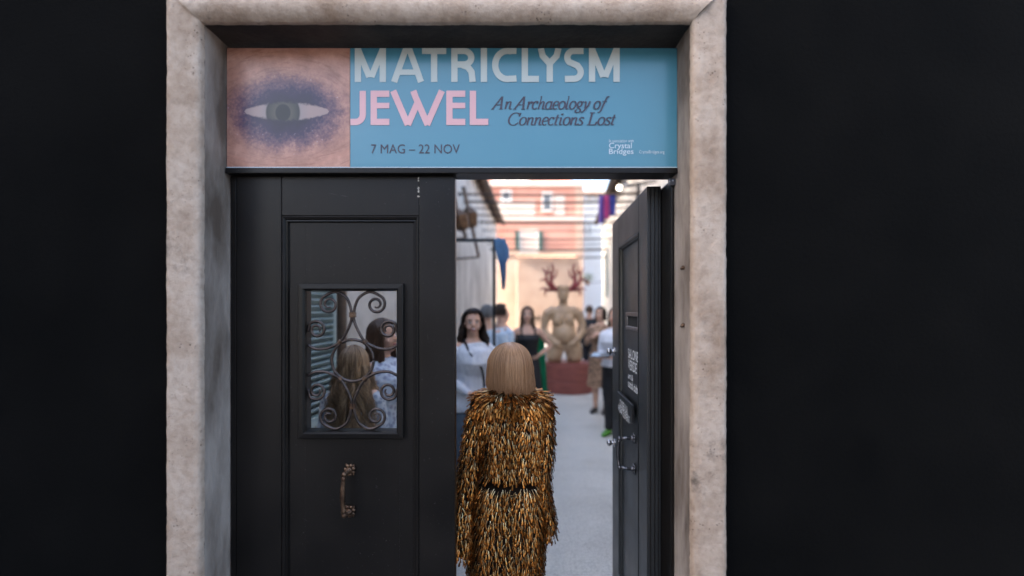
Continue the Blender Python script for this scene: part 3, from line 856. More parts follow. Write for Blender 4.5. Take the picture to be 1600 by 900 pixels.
# ------------------------------------------------------------------ courtyard buildings
def quadprism(bm, a, b, w, z0, z1):
    """a wall from plan point a to b, thickness vector w"""
    a, b, w = Vector((*a, 0)), Vector((*b, 0)), Vector((*w, 0))
    lo = [bm.verts.new(p + Vector((0, 0, z0))) for p in (a, b, b + w, a + w)]
    hi = [bm.verts.new(p + Vector((0, 0, z1))) for p in (a, b, b + w, a + w)]
    bm.faces.new(lo[::-1]); bm.faces.new(hi)
    for i in range(4):
        bm.faces.new((lo[i], lo[(i + 1) % 4], hi[(i + 1) % 4], hi[i]))
EZ = 5.54
Y0, Y1 = WB + .01, 22.0
def side_building(label, WX, s, mat, tall):
    """long low building along the court; s = -1 left, 1 right"""
    root = tag(empty('courtyard_building', (WX(Y0), Y0, 0)), label, 'building')
    b = BM(); quadprism(b, (WX(Y0), Y0), (WX(Y1), Y1), (s * .4, 0), 0.0, EZ + .12)
    sub(obj('wall', b, mat, root))
    eo = s * -.25
    b = BM()                                   # eave board and gutter along the edge
    quadprism(b, (WX(Y0) + eo, Y0), (WX(Y1) + eo, Y1), (s * .05, 0), EZ - .02, EZ + .13)
    sub(obj('fascia_board', b, M['timber'], root))
    b = BM(); tube(b, [(WX(Y0) + eo * 1.28, Y0, EZ + .06), (WX(Y1) + eo * 1.28, Y1, EZ + .03)], .065, 10, (0, 0, 1))
    sub(obj('gutter', b, M['cable'], root, True))
    b = BM()                                   # roof slope
    q0, q1, r0, r1 = [Vector(p) for p in ((WX(Y0) + eo, Y0, EZ + .135), (WX(Y1) + eo, Y1, EZ + .135), (WX(Y0) + s * 4, Y0, EZ + 1.5), (WX(Y1) + s * 4, Y1, EZ + 1.5))]
    up = Vector((0, 0, .1))
    vv = [b.verts.new(p) for p in (q0, q1, r1, r0, q0 + up, q1 + up, r1 + up, r0 + up)]
    for f in ((0, 1, 2, 3), (7, 6, 5, 4), (0, 4, 5, 1), (1, 5, 6, 2), (2, 6, 7, 3), (3, 7, 4, 0)): b.faces.new([vv[i] for i in f])
    roof = sub(obj('roof', b, M['tile'], root))
    y = Y0 + .3
    b = BM(); box(b, -.05, .05, -.04, .04, -.06, .06)
    me = None
    while y < Y1:                              # rafter tails under the eave
        if me is None:
            t = BM(); box(t, min(0, -eo), max(0, -eo), -.045, .045, 0, .12)
            o = obj('rafter', t, M['timber'], root); me = o.data
        else:
            o = link('rafter', me, None, root)
        o.location = Vector((WX(y) + eo + s * .052, y, EZ)) - root.location
        y += .62
    b.free()
    if tall:                                   # unseen rear block; the left one is sized to shade the court's right wall
        b = BM(); quadprism(b, (WX(Y0) + s * 2.6, Y0), (WX(21) + s * 2.6, 21), (s * 6, 0), 0, tall)
        sub(obj('unseen_rear_block', b, M['plaster_warm'], root))
    return root
lb_ = side_building('long left courtyard building with grey plaster wall and brown timber eave', LW, -1, M['plaster'], 10.0)
rb_ = side_building('long courtyard building with plaster wall behind the suited guests', RW, 1, M['plaster'], 6.5)

def wall_window(root, WX, s, y0, y1, z0, z1, mat_in, frame_mat, name='window', mull=True):
    """opening with frame and pane on a side wall"""
    f = BM()
    ye = lambda y, o: (WX(y) - s * o, y)
    w = .07
    for (ya, yb_, za, zb) in ((y0, y0 + w, z0, z1), (y1 - w, y1, z0, z1), (y0 + w, y1 - w, z0, z0 + w), (y0 + w, y1 - w, z1 - w, z1)):
        quadprism(f, ye(ya, .0), ye(yb_, .0), (-s * .05, 0), za, zb)
    if mull: quadprism(f, ye((y0 + y1) / 2 - .02, 0), ye((y0 + y1) / 2 + .02, 0), (-s * .035, 0), z0 + w, z1 - w)
    fo = sub(obj(name, f, frame_mat, root))
    p = BM(); quadprism(p, ye(y0 + w * .9, 0), ye(y1 - w * .9, 0), (-s * .012, 0), z0 + w * .9, z1 - w * .9)
    o = obj('pane', p, mat_in, fo)
    return fo
wall_window(rb_, RW, 1, 16.0, 17.0, 2.2, 4.0, M['glass'], M['shutter'])
wall_window(rb_, RW, 1, 12.6, 13.5, .02, 2.3, M['timber'], M['timber'], 'side_door', False)
wall_window(rb_, RW, 1, 18.9, 19.8, 2.2, 4.0, M['glass'], M['shutter'])
# round-headed dark opening high in the right wall
ay, az = 11.3, 4.35
b = BM()
ring = [(ay - .32, az - .5), (ay + .32, az - .5)] + [(ay + .32 * math.cos(R(a)), az + .32 * math.sin(R(a))) for a in range(0, 181, 15)]
lo = [b.verts.new((RW(y) - .012, y, z)) for y, z in ring]; hi = [b.verts.new((RW(y) + .1, y, z)) for y, z in ring]
b.faces.new(lo); b.faces.new(hi[::-1])
for i in range(len(ring)): b.faces.new((lo[i], lo[(i + 1) % len(ring)], hi[(i + 1) % len(ring)], hi[i]))
sub(obj('arched_opening', b, M['hole'], rb_))

# louvred shutter on the left wall
sy0, sy1 = 3.62, 4.42
sz0, sz1 = .75, 2.75
sh = tag(empty('louvred_shutter', (LW(sy0), sy0, sz0)), 'grey-green louvred window shutter seen through the iron grille', 'shutter')
ang = math.atan(.055)
sh.rotation_euler = (0, 0, math.pi / 2 - ang)      # local x along the wall, local y = towards the wall (-x world)
L = (sy1 - sy0) / math.cos(ang)
for a, b_, c, d in ((0, .06, 0, sz1 - sz0), (L - .06, L, 0, sz1 - sz0), (.061, L - .061, 0, .08), (.061, L - .061, sz1 - sz0 - .08, sz1 - sz0)):
    boxobj('shutter_frame', a, b_, -.055, .0, c, d, M['shutter'], sh, .004)
sl = None
n_sl = 34
for i in range(n_sl):
    z = .10 + (sz1 - sz0 - .2) * (i + .5) / n_sl
    if sl is None:
        t = BM(); box(t, .062, L - .062, -.034, .034, -.0045, .0045)
        sl = obj('slat', t, M['shutter'], sh); o = sl
    else:
        o = link('slat', sl.data, None, sh)
    o.location = (0, -.031, z)
    o.rotation_euler = (R(-42), 0, 0)
boxobj('backing', .05, L - .05, .001, .006, .02, sz1 - sz0 - .02, M['hole'], sh)
sh.location.x += .009
# iron downpipe beside the shutter
dpy = 4.52
dp = tag(empty('downpipe', (LW(dpy) + .07, dpy, 0)), 'dark brown downpipe between the louvred shutter and pale wall', 'pipe')
b = BM(); tube(b, [(0, 0, .004), (0, 0, EZ - .1)], .045, 12); obj('pipe', b, M['timber'], dp, True)
for z in (1.2, 2.6, 4.0):
    b = BM(); tube(b, [(0, 0, z), (0, 0, z + .04)], .053, 12); box(b, -.07, -.02, -.012, .012, z + .002, z + .038)
    obj('bracket', b, M['cable'], dp)

# ------------------------------------------------------------------ far buildings
FY = 27.0
fb = tag(empty('pink_house', (1.0, FY, 0)), 'salmon pink house at the end of the courtyard with green shutters', 'house')
fx0, fx1 = -4.5, PX(911, FY)
sub(boxobj('wall', fx0, fx1, FY, FY + 6, 0, PZ(284, FY), M['pink'], fb))
sub(boxobj('ground_floor', fx0, fx1 - .45, FY - .025, FY - .0015, 0, PZ(399, FY), M['cream'], fb))
sub(boxobj('cornice', fx0 - .05, fx1 + .12, FY - .16, FY - .002, PZ(292, FY), PZ(284, FY), M['band'], fb, .02))
sub(boxobj('attic', fx0, PX(886, FY), FY + .7, FY + 5, PZ(284, FY) + .002, PZ(255, FY), M['pink'], fb))
sub(boxobj('terrace_wall', PX(770, FY), PX(826, FY), FY - .06, FY + .4, PZ(284, FY) + .003, PZ(270, FY), M['white_wall'], fb, .02))
sub(boxobj('chimney', PX(886.5, FY), PX(894, FY), FY + .4, FY + 1.0, PZ(284, FY) + .004, PZ(258, FY), M['pink'], fb, .02))
sub(boxobj('string_course', fx0 - .02, fx1 + .03, FY - .07, FY - .002, PZ(345, FY), PZ(337, FY), M['band'], fb, .01))
sub(boxobj('string_course', fx0 - .02, fx1 + .03, FY - .05, FY - .002, PZ(398, FY), PZ(392, FY), M['cream'], fb, .01))
sub(boxobj('quoin', fx1 - .42, fx1 + .02, FY - .03, FY - .0025, 0, PZ(293, FY), M['cream'], fb))
sub(boxobj('rendered_band', PX(776, FY), PX(836, FY), FY - .02, FY - .0015, PZ(336, FY), PZ(314, FY), M['band'], fb))
sub(boxobj('rendered_band', PX(866, FY), PX(882, FY), FY - .02, FY - .0015, PZ(344, FY), PZ(303, FY), M['band'], fb))
def house_window(x0, x1, y0, y1, Y, par, shut=True):
    a, b_ = P(x0, y1, Y), P(x1, y0, Y)
    w = sub(boxobj('window', a.x - .1, b_.x + .1, Y - .06, Y - .003, a.z - .12, a.z - .002, M['white_wall'], par))
    for q in ((a.x - .08, a.x, a.z, b_.z), (b_.x, b_.x + .08, a.z, b_.z), (a.x - .08, b_.x + .08, b_.z + .001, b_.z + .09)):
        obj('frame', box(BM(), q[0], q[1], Y - .05, Y - .003, q[2], q[3]), M['white_wall'], w)
    obj('pane', box(BM(), a.x + .001, b_.x - .001, Y - .02, Y - .004, a.z, b_.z), M['glass'] if not shut else M['band'], w)
    if shut:
        ww = (b_.x - a.x) * .26
        for q0, q1 in ((a.x - ww - .09, a.x - .09), (b_.x + .09, b_.x + ww + .09)):
            obj('shutter', box(BM(), q0, q1, Y - .10, Y - .055, a.z, b_.z), M['shutter_green'], w)
house_window(814, 839, 362, 391, FY, fb)
house_window(849, 861, 303, 327, FY, fb, False)
house_window(785, 797, 300, 312, FY, fb, False)
# lower outbuilding in front of the pink house
OY = 24.0
ob = tag(empty('cream_outbuilding', (1.6, OY, 0)), 'low cream outbuilding with tiled edge behind the statue', 'outbuilding')
ox0, ox1 = PX(808, OY), PX(905, OY)
sub(boxobj('wall', ox0, ox1, OY, OY + 1.6, 0, PZ(406, OY), M['cream'], ob))
tme = None
nt = 26
for i in range(nt):
    x = ox0 + (ox1 - ox0) * (i + .5) / nt
    if tme is None:
        t = BM()
        for k in range(7):
            a0_, a1_ = R(180 * k / 7), R(180 * (k + 1) / 7)
            vv = [t.verts.new(p) for p in ((.058 * math.cos(a0_), -.2, .058 * math.sin(a0_)), (.058 * math.cos(a1_), -.2, .058 * math.sin(a1_)), (.058 * math.cos(a1_), 1.5, .3 + .058 * math.sin(a1_)), (.058 * math.cos(a0_), 1.5, .3 + .058 * math.sin(a0_)))]
            t.faces.new(vv)
        o = obj('roof_tile', t, M['tile'], ob); tme = o.data
    else:
        o = link('roof_tile', tme, None, ob)
    o.location = Vector((x, OY, PZ(406, OY) + .05)) - ob.location
sub(boxobj('niche', PX(828, OY), PX(846, OY), OY - .03, OY - .001, PZ(500, OY), PZ(494, OY), M['timber'], ob))
wh = tag(empty('white_house', (5, 33, 0)), 'sunlit white house glimpsed beside the pink house', 'house')
sub(boxobj('wall', -9, 16, 33, 37, 0, PZ(301, 33), M['white_wall'], wh))
sub(boxobj('eave', -9.1, 16.1, 32.6, 32.99, PZ(301, 33) - .25, PZ(301, 33) + .05, M['cream'], wh))
house_window(912.5, 914.5, 346, 366, 33, wh, False)
house_window(920.5, 922.5, 346, 366, 33, wh, False)

# unseen houses added before the door: they shade it and dim its sky
nb = tag(empty('added_shade_house', (-9, -8, 0)), 'unseen plastered house added to shade the doorway', 'house')
sub(boxobj('wall', -15, -7.05, -4.5, 1.7, 0, 8.8, M['plaster_warm'], nb))
sub(boxobj('roof', -15.3, -6.8, -4.7, 1.75, 8.802, 9.1, M['tile'], nb))

nb2 = tag(empty('added_facing_house', (0, -13, 0)), 'unseen plastered house added opposite the doorway to cut its skylight', 'house')
sub(boxobj('wall', -9, 14, -19, -12, 0, 6.0, M['plaster_warm'], nb2))
sub(boxobj('roof', -9.2, 14.2, -19.2, -11.75, 6.002, 6.3, M['tile'], nb2))

# ------------------------------------------------------------------ tie rods across the court
def rod(Y, py, r, px0=None, px1=None, sag=.03):
    z = PZ(py, Y)
    xa, xb_ = LW(Y) - .02, RW(Y) + .02
    o = tag(empty('tie_rod', ((xa + xb_) / 2, Y, z)), 'thin dark rod spanning the courtyard between the eaves', 'rod', 'rods across the courtyard')
    b = BM()
    pts = [(xa + (xb_ - xa) * k / 10 - o.location.x, 0, -sag * (1 - (2 * k / 10 - 1) ** 2)) for k in range(11)]
    tube(b, pts, r, 8, (0, 0, 1)); obj('bar', b, M['cable'], o, True)
    for x in (xa, xb_):
        b = BM(); ell(b, (x - o.location.x, 0, 0), (.06, .07, .07), 10, 8); obj('end_plate', b, M['cable'], o, True)
for Y, py_, r in ((11.5, 303, .024), (12.4, 315, .028), (14.5, 336, .022), (15.6, 347, .032), (17.5, 373, .028), (19.0, 389.5, .042), (20.5, 402, .032), (13.4, 325, .016), (16.6, 360, .018), (18.2, 381, .018)):
    rod(Y, py_, r)
# festoon bulbs on one wire near the right eave
for k, (px, py_) in enumerate(((915, 306), (926, 307), (937, 306.5))):
    Y = 11.5
    o = tag(empty('festoon_bulb', P(px, py_, Y) + Vector((0, 0, -.06))), 'small white bulb hanging under the highest rod', 'bulb', 'bulbs under the rod')
    b = BM(); ell(b, (0, 0, 0), (.045, .045, .055), 12, 8); obj('globe', b, M['white_print'], o, True)
    b = BM(); tube(b, [(0, 0, .05), (0, 0, .10)], .018, 8); obj('socket', b, M['black_metal'], o)

# ------------------------------------------------------------------ black metal frame with blue cloth
MY = 5.5
mz = PZ(378, MY); mx = PX(772, MY)
mf = tag(empty('metal_portal', (mx, MY, 0)), 'slim black metal portal frame beside the left wall', 'frame')
boxobj('post', -.017, .017, -.017, .017, .004, mz + .0, M['black_metal'], mf, .002)
boxobj('beam', LW(MY) - mx + .002, .017, -.0175, .0175, mz + .0005, mz + .036, M['black_metal'], mf, .002)
boxobj('base_plate', -.07, .07, -.07, .07, .0045, .014, M['black_metal'], mf, .002)
boxobj('wall_plate', LW(MY) - mx + .001, LW(MY) - mx + .012, -.05, .05, mz - .05, mz + .09, M['black_metal'], mf, .001)
def cloth(name, rows, mat, label, cat, Y, folds=5, amp=.02, seed=1, thick=.004):
    """hanging cloth: rows of (left px, right px, py)"""
    random.seed(seed)
    o = tag(empty(name, P((rows[0][0] + rows[0][1]) / 2, rows[0][2], Y)), label, cat)
    b = BM(); vs_ = []
    nx = 18
    sub_rows = []
    for (a, b2) in zip(rows, rows[1:]):
        for k in range(5): sub_rows.append([a[i] + (b2[i] - a[i]) * k / 5 for i in range(3)])
    sub_rows.append(rows[-1])
    for j, (l, r, y) in enumerate(sub_rows):
        vr = []
        for i in range(nx + 1):
            t = i / nx
            p = P(l + (r - l) * t, y + 1.2 * math.sin(t * 9 + seed), Y)
            p.y += amp * math.sin(t * folds * 2 * math.pi + j * .25) * (.3 + .7 * j / len(sub_rows))
            vr.append(b.verts.new(p - o.location))
        vs_.append(vr)
    for a, c in zip(vs_, vs_[1:]):
        for i in range(nx): b.faces.new((a[i], a[i + 1], c[i + 1], c[i]))
    bmesh.ops.solidify(b, geom=list(b.faces), thickness=thick)
    obj('fabric', b, mat, o, True)
    return o
cl = cloth('hanging_cloth', [(772, 788, 372), (774, 795, 388), (777, 796, 402), (780, 791, 412), (783, 791, 432), (784, 789, 452)], M['blue_cloth'], 'blue cloth hung over the corner of the black metal frame', 'cloth', MY - .045, 4, .03)

# wall torches on the left wall
def torch(px0, py0, px1, py1, pxh, pyh, Y, sc, lab):
    a, b_, hd = P(px0, py0, Y), P(px1, py1, Y), P(pxh, pyh, Y)
    root = tag(empty('wall_lantern', b_), lab, 'lantern')
    axis = (a - b_).normalized()
    b = BM(); tube(b, [Vector((0, 0, 0)), a - b_], [.03, .045], 10); obj('pole', b, M['timber'], root, True)
    hc = b_ + axis * (hd - b_).dot(axis) - b_
    rot = axis.to_track_quat('Z', 'Y').to_matrix().to_4x4()
    b = BM(); t = BM(); lathe(t, [(.05 * sc, -.22 * sc), (.14 * sc, -.18 * sc), (.19 * sc, .06 * sc), (.17 * sc, .09 * sc), (.08 * sc, .2 * sc), (.03 * sc, .22 * sc)], 6)
    merge(b, t, Matrix.Translation(hc) @ rot); obj('lantern_head', b, M['bronze'], root)
    b = BM(); w = Vector((LW(Y) - .01, Y, b_.z - .05)); tube(b, [Vector((0, 0, 0)), w - b_], .02, 8, (0, 0, 1)); obj('wall_arm', b, M['cable'], root, True)
    w2 = Vector((LW(Y) - .01, Y, hd.z)); b = BM(); tube(b, [hc, w2 - b_], .02, 8, (0, 0, 1)); obj('wall_arm', b, M['cable'], root, True)
torch(724, 292, 748, 402, 738, 339, 10.0, 1.0, 'dark lantern on a slanting pole, right above the metal frame')
torch(702, 290, 728, 372, 715.5, 345, 8.6, .9, 'dark lantern on a slanting pole, half hidden by the closed leaf')

# spot lamps and flag on the right eave
M['lamp_glow'] = NT('lit_lamp').m
kb = M['lamp_glow'].node_tree.nodes['Principled BSDF']
kb.inputs['Base Color'].default_value = (.9, .85, .7, 1)
kb.inputs['Emission Color'].default_value = (1, .9, .7, 1)
kb.inputs['Emission Strength'].default_value = 2.2
for px, py_, lab in ((967.5, 293.5, 'lit spotlight on the right eave'), (976.5, 290, 'unlit spotlight beside the lit one')):
    Y = 9.0
    p = P(px, py_, Y)
    o = tag(empty('spotlight', p), lab + ' of the courtyard', 'spotlight')
    d = Vector((-.15, -1, -.15)).normalized()
    b = BM(); tube(b, [-d * .14, d * .02], [.03, .055], 12); obj('housing', b, M['black_metal'], o, True)
    b = BM(); tube(b, [d * .0205, d * .028], .046, 14); obj('lens', b, M['lamp_glow'] if 'unlit' not in lab else M['chrome'], o)
    b = BM(); tube(b, [-d * .1, -d * .1 + Vector((RW(Y) - p.x, 0, .12))], .012, 8, (0, 0, 1)); obj('bracket', b, M['black_metal'], o)
FYY = 10.5
fp = P(936, 348, FYY)
fl = tag(empty('flag', Vector((RW(FYY), FYY, P(960, 300, FYY).z))), 'purple, pink and blue flag under the right eave', 'flag')
tip = P(938, 304, FYY) - fl.location
b = BM(); tube(b, [(0, 0, 0), tip], .014, 8, (0, 0, 1)); obj('pole', b, M['timber'], fl, True)
for k, (c, ca, cb) in enumerate((((.16, .10, .34), 936, 944), ((.55, .10, .28), 944, 952), ((.10, .12, .40), 952, 961))):
    mt = material('flag_cloth_%s' % 'abc'[k], c, .8, c2=tuple(min(1, q * 1.5) for q in c), scale=6)
    b = BM(); gv = []
    for j in range(7):
        gv.append([b.verts.new(P(ca + (cb - ca) * i / 6, 305 + j * (44 - 6 * k) / 6 + .6 * math.sin(i), FYY) + Vector((0, .05 * math.sin((ca + (cb - ca) * i / 6) * .9 + j * .3), 0)) - fl.location) for i in range(7)])
    for r0_, r1_ in zip(gv, gv[1:]):
        for i in range(6): b.faces.new((r0_[i], r0_[i + 1], r1_[i + 1], r1_[i]))
    bmesh.ops.solidify(b, geom=list(b.faces), thickness=.004)
    obj('stripe', b, mt, fl, True)
# trailing plant by the bright gap
pl = tag(empty('hanging_plant', P(918, 436, 21)), 'small green plant hanging at the end of the right wall', 'plant')
M['leaf'] = random_tint('leaf_green', [(0, (.03, .07, .02)), (.6, (.06, .11, .035)), (1, (.10, .14, .05))], .6)
random.seed(3)
b = BM()
for k in range(90):
    c = Vector((random.gauss(0, .13), random.gauss(0, .1), random.gauss(.05, .10)))
    d = Vector((random.uniform(-1, 1), random.uniform(-1, 1), random.uniform(-1, .4))).normalized() * .10
    w = d.orthogonal().normalized() * .035
    vv = [b.verts.new(q) for q in (c, c + d * .5 + w, c + d, c + d * .5 - w)]
    b.faces.new(vv)
obj('leaves', b, M['leaf'], pl)
b = BM(); lathe(b, [(.06, -.28), (.10, -.1), (.11, -.08)], 12); obj('pot', b, M['tile'], pl, True)
b = BM(); tube(b, [(0, 0, -.2), Vector((RW(21) - pl.location.x, 0, -.1))], .012, 8, (0, 0, 1)); obj('bracket', b, M['cable'], pl)

# ------------------------------------------------------------------ people
def skin_mat(name, c):
    k = NT(name)
    tc = k.n('TexCoord'); nz = k.n('TexNoise', Scale=22.0, Detail=4.0); k.l(tc.outputs['Object'], nz.inputs['Vector'])
    r = k.ramp(nz.outputs[0], [(.3, tuple(q * .88 for q in c)), (.7, tuple(min(1, q * 1.1) for q in c))])
    k.l(r.outputs[0], k.b.inputs['Base Color'])
    k.b.inputs['Roughness'].default_value = .5
    k.b.inputs['Subsurface Weight'].default_value = .0
    return k.m
M['skin'] = skin_mat('skin_light', (.64, .38, .27))
M['skin_tan'] = skin_mat('skin_tan', (.46, .26, .18))
def hair_mat(name, a, b_, rough=.38):
    return random_tint(name, [(0, a), (.55, tuple((p + q) / 2 for p, q in zip(a, b_))), (1, b_)], rough, spec=.45)
M['hair_dark'] = hair_mat('dark_brown_hair', (.016, .009, .006), (.055, .030, .018))
M['hair_brown'] = hair_mat('brown_hair', (.055, .03, .018), (.15, .085, .05))
M['hair_wavy'] = hair_mat('wavy_fair_brown_hair', (.17, .105, .062), (.50, .33, .19))
M['hair_grey'] = hair_mat('grey_hair', (.10, .10, .10), (.24, .235, .23))
M['hair_bob'] = hair_mat('honey_bob_hair', (.30, .140, .064), (.66, .38, .20), .30)
M['eye_dark'] = material('dark_iris', (.015, .01, .008), .2, c2=(.03, .02, .015), scale=40)
M['eye_white'] = material('eye_white', (.75, .72, .7), .3, c2=(.7, .68, .66), scale=40)
M['lips'] = material('lips', (.42, .12, .11), .4, c2=(.46, .15, .13), scale=40)
M['teeth'] = material('teeth', (.8, .77, .72), .3, c2=(.75, .72, .68), scale=40)
M['shirt_white'] = material('white_cotton_shirt', (.62, .64, .70), .85, c2=(.70, .72, .77), scale=14, bump=.6, bscale=16, sheen=.2)
M['shirt_blue'] = material('pale_blue_shirt', (.45, .55, .66), .85, c2=(.55, .64, .73), scale=8, bump=.6, bscale=14)
M['jeans'] = material('blue_grey_denim', (.06, .09, .13), .85, c2=(.10, .135, .18), scale=18, bump=.3, bscale=120)
M['black_cloth'] = material('black_cloth', (.010, .010, .012), .8, c2=(.018, .018, .02), scale=10, bump=.4, bscale=25)
M['navy_cloth'] = material('dark_suit_cloth', (.012, .014, .02), .8, c2=(.02, .022, .03), scale=10, bump=.4, bscale=20)
M['green_cloth'] = material('emerald_cloth', (.005, .25, .12), .7, c2=(.01, .33, .17), scale=8, bump=.4, bscale=16, sheen=.2)
M['teal_cloth'] = material('teal_cloth', (.01, .19, .24), .7, c2=(.015, .25, .30), scale=8, bump=.4, bscale=16)
M['shoe_black'] = material('black_leather', (.012, .011, .01), .35, c2=(.02, .018, .017), scale=30)
M['shoe_green'] = material('green_shoe_leather', (.06, .22, .02), .45, c2=(.09, .28, .035), scale=30)
def spotted(name, ground, spots, scale, thr=.18):
    k = NT(name)
    tc = k.n('TexCoord')
    vo = k.n('TexVoronoi', Scale=scale); k.l(tc.outputs['Object'], vo.inputs['Vector'])
    nz = k.n('TexNoise', Scale=scale * .8, Detail=4.0); k.l(tc.outputs['Object'], nz.inputs['Vector'])
    ad = k.n('Math', operation='MULTIPLY'); k.l(vo.outputs['Distance'], ad.inputs[0]); k.l(nz.outputs[0], ad.inputs[1])
    r = k.ramp(ad.outputs[0], [(thr * .6, spots), (thr, ground)])
    k.l(r.outputs[0], k.b.inputs['Base Color'])
    k.b.inputs['Roughness'].default_value = .8
    return k.m
M['leopard'] = spotted('leopard_print', (.36, .22, .14), (.035, .02, .014), 26, .24)
M['blouse_lace'] = spotted('pale_patterned_blouse', (.50, .53, .57), (.24, .28, .36), 34, .24)
M['blouse_blue'] = spotted('pale_blue_floral_blouse', (.54, .60, .68), (.30, .33, .44), 28, .24)

def strands_mesh(name, paths, rad, mat, parent, sides=3):
    """many thin tapered strands in one mesh; paths: array (n, m, 3)"""
    paths = np.asarray(paths, dtype=np.float64)
    n, m, _ = paths.shape
    tan = np.gradient(paths, axis=1)
    tan /= np.linalg.norm(tan, axis=2, keepdims=True) + 1e-9
    ref = np.broadcast_to(np.array([.62, .74, .26]), tan.shape)
    u = np.cross(tan, ref); u /= np.linalg.norm(u, axis=2, keepdims=True) + 1e-9
    w = np.cross(tan, u)
    r = np.asarray(rad) if np.ndim(rad) else rad * (1 - .7 * np.linspace(0, 1, m) ** 4)
    V = np.stack([paths + r[None, :, None] * (math.cos(2 * math.pi * k / sides) * u + math.sin(2 * math.pi * k / sides) * w) for k in range(sides)], axis=2)
    verts = V.reshape(-1, 3)
    base = (np.arange(n)[:, None, None] * m + np.arange(m - 1)[None, :, None]) * sides
    k = np.arange(sides)[None, None, :]
    k2 = (k + 1) % sides
    faces = np.stack([base + k, base + k2, base + sides + k2, base + sides + k], axis=-1).reshape(-1, 4)
    me = bpy.data.meshes.new(name)
    me.vertices.add(len(verts)); me.vertices.foreach_set('co', verts.astype(np.float32).ravel())
    me.loops.add(faces.size); me.loops.foreach_set('vertex_index', faces.astype(np.int32).ravel())
    me.polygons.add(len(faces)); me.polygons.foreach_set('loop_start', np.arange(0, faces.size, 4, dtype=np.int32))
    me.update(calc_edges=True)
    return link(name, me, mat, parent, True)

def make_hair(parent, c, r, zbot, mat, turn=0.0, n=700, open_deg=62, wave=0.0, flare=1.0, rad=.0030, seed=0, curl=0.0, fringe=.5, jit=.02, hug=0.0, layer=0.05):
    """c head centre, r ellipsoid radii; strands fall from the crown to zbot; turn = facing angle (0 = -y)"""
    rg = np.random.RandomState(seed)
    m = 20
    P_ = []
    for i in range(n):
        phi = rg.uniform(-180, 180)
        lay = 1 + rg.uniform(0, layer)
        short = abs(phi) < open_deg
        if short and rg.rand() > fringe: continue
        th1 = 93 if not short else rg.uniform(28, 52)
        a = math.radians(phi)
        dx, dy = math.sin(a), -math.cos(a)
        pts = []
        zb = zbot + rg.uniform(-jit, jit)
        th0 = rg.uniform(2, 60) if rg.rand() < .6 else rg.uniform(60, th1 - 1) if th1 > 62 else 2
        th0 = min(th0, th1 - 8)
        ph = phi * .16 + rg.normal(0, .35); wv = wave * rg.uniform(.6, 1.4)
        nn = 10 if not short else m
        for k in range(nn):
            th = math.radians(th0 + (th1 - th0) * k / (nn - 1))
            s = math.sin(th) * lay
            pts.append((dx * r[0] * s, dy * r[1] * s, math.cos(th) * r[2] * lay))
        if not short:
            p = pts[-1]
            zs = p[2]
            for k in range(1, m - nn + 1):
                t = k / (m - nn)
                g = 1 + (flare - 1) * t - hug * t * t
                cu = 1 - curl * max(0, t - .6) ** 2
                z = zs + (zb - c[2] - zs) * t
                wx = wv * (math.sin(ph + t * 13) * dx * .6 + math.sin(ph * 1.7 + t * 10) * .7) * min(1, t * 2.5)
                wy = wv * math.sin(ph + t * 13) * dy * min(1, t * 2.5)
                pts.append((p[0] * g * cu + wx, p[1] * g * cu + wy, z))
        P_.append(pts)
    A = np.array(P_)
    ct, st = math.cos(turn), math.sin(turn)
    X = A[..., 0] * ct - A[..., 1] * st; Yy = A[..., 0] * st + A[..., 1] * ct
    A = np.stack([X + c[0], Yy + c[1], A[..., 2] + c[2]], axis=-1)
    o = strands_mesh('hair', A, rad, mat, parent)
    # scalp cap under the strands
    b = BM(); nu, nv = 28, 14
    G = []
    for j in range(nv + 1):
        th = math.radians(2 + 108 * j / nv)
        G.append([b.verts.new((0, 0, 0)) for _ in range(nu)])
        for i in range(nu):
            a = 2 * math.pi * i / nu
            x, y, z = math.sin(a) * math.sin(th) * r[0], -math.cos(a) * math.sin(th) * r[1], math.cos(th) * r[2]
            G[j][i].co = (x * ct - y * st + c[0], x * st + y * ct + c[1], z + c[2])
    for j in range(nv):
        for i in range(nu):
            am = (360 * (i + .5) / nu + 180) % 360 - 180
            th = 2 + 108 * (j + .5) / nv
            if abs(am) < open_deg and th > 44: continue
            b.faces.new((G[j][i], G[j][(i + 1) % nu], G[j + 1][(i + 1) % nu], G[j + 1][i]))
    obj('scalp_hair', b, mat, parent, True)
    return o

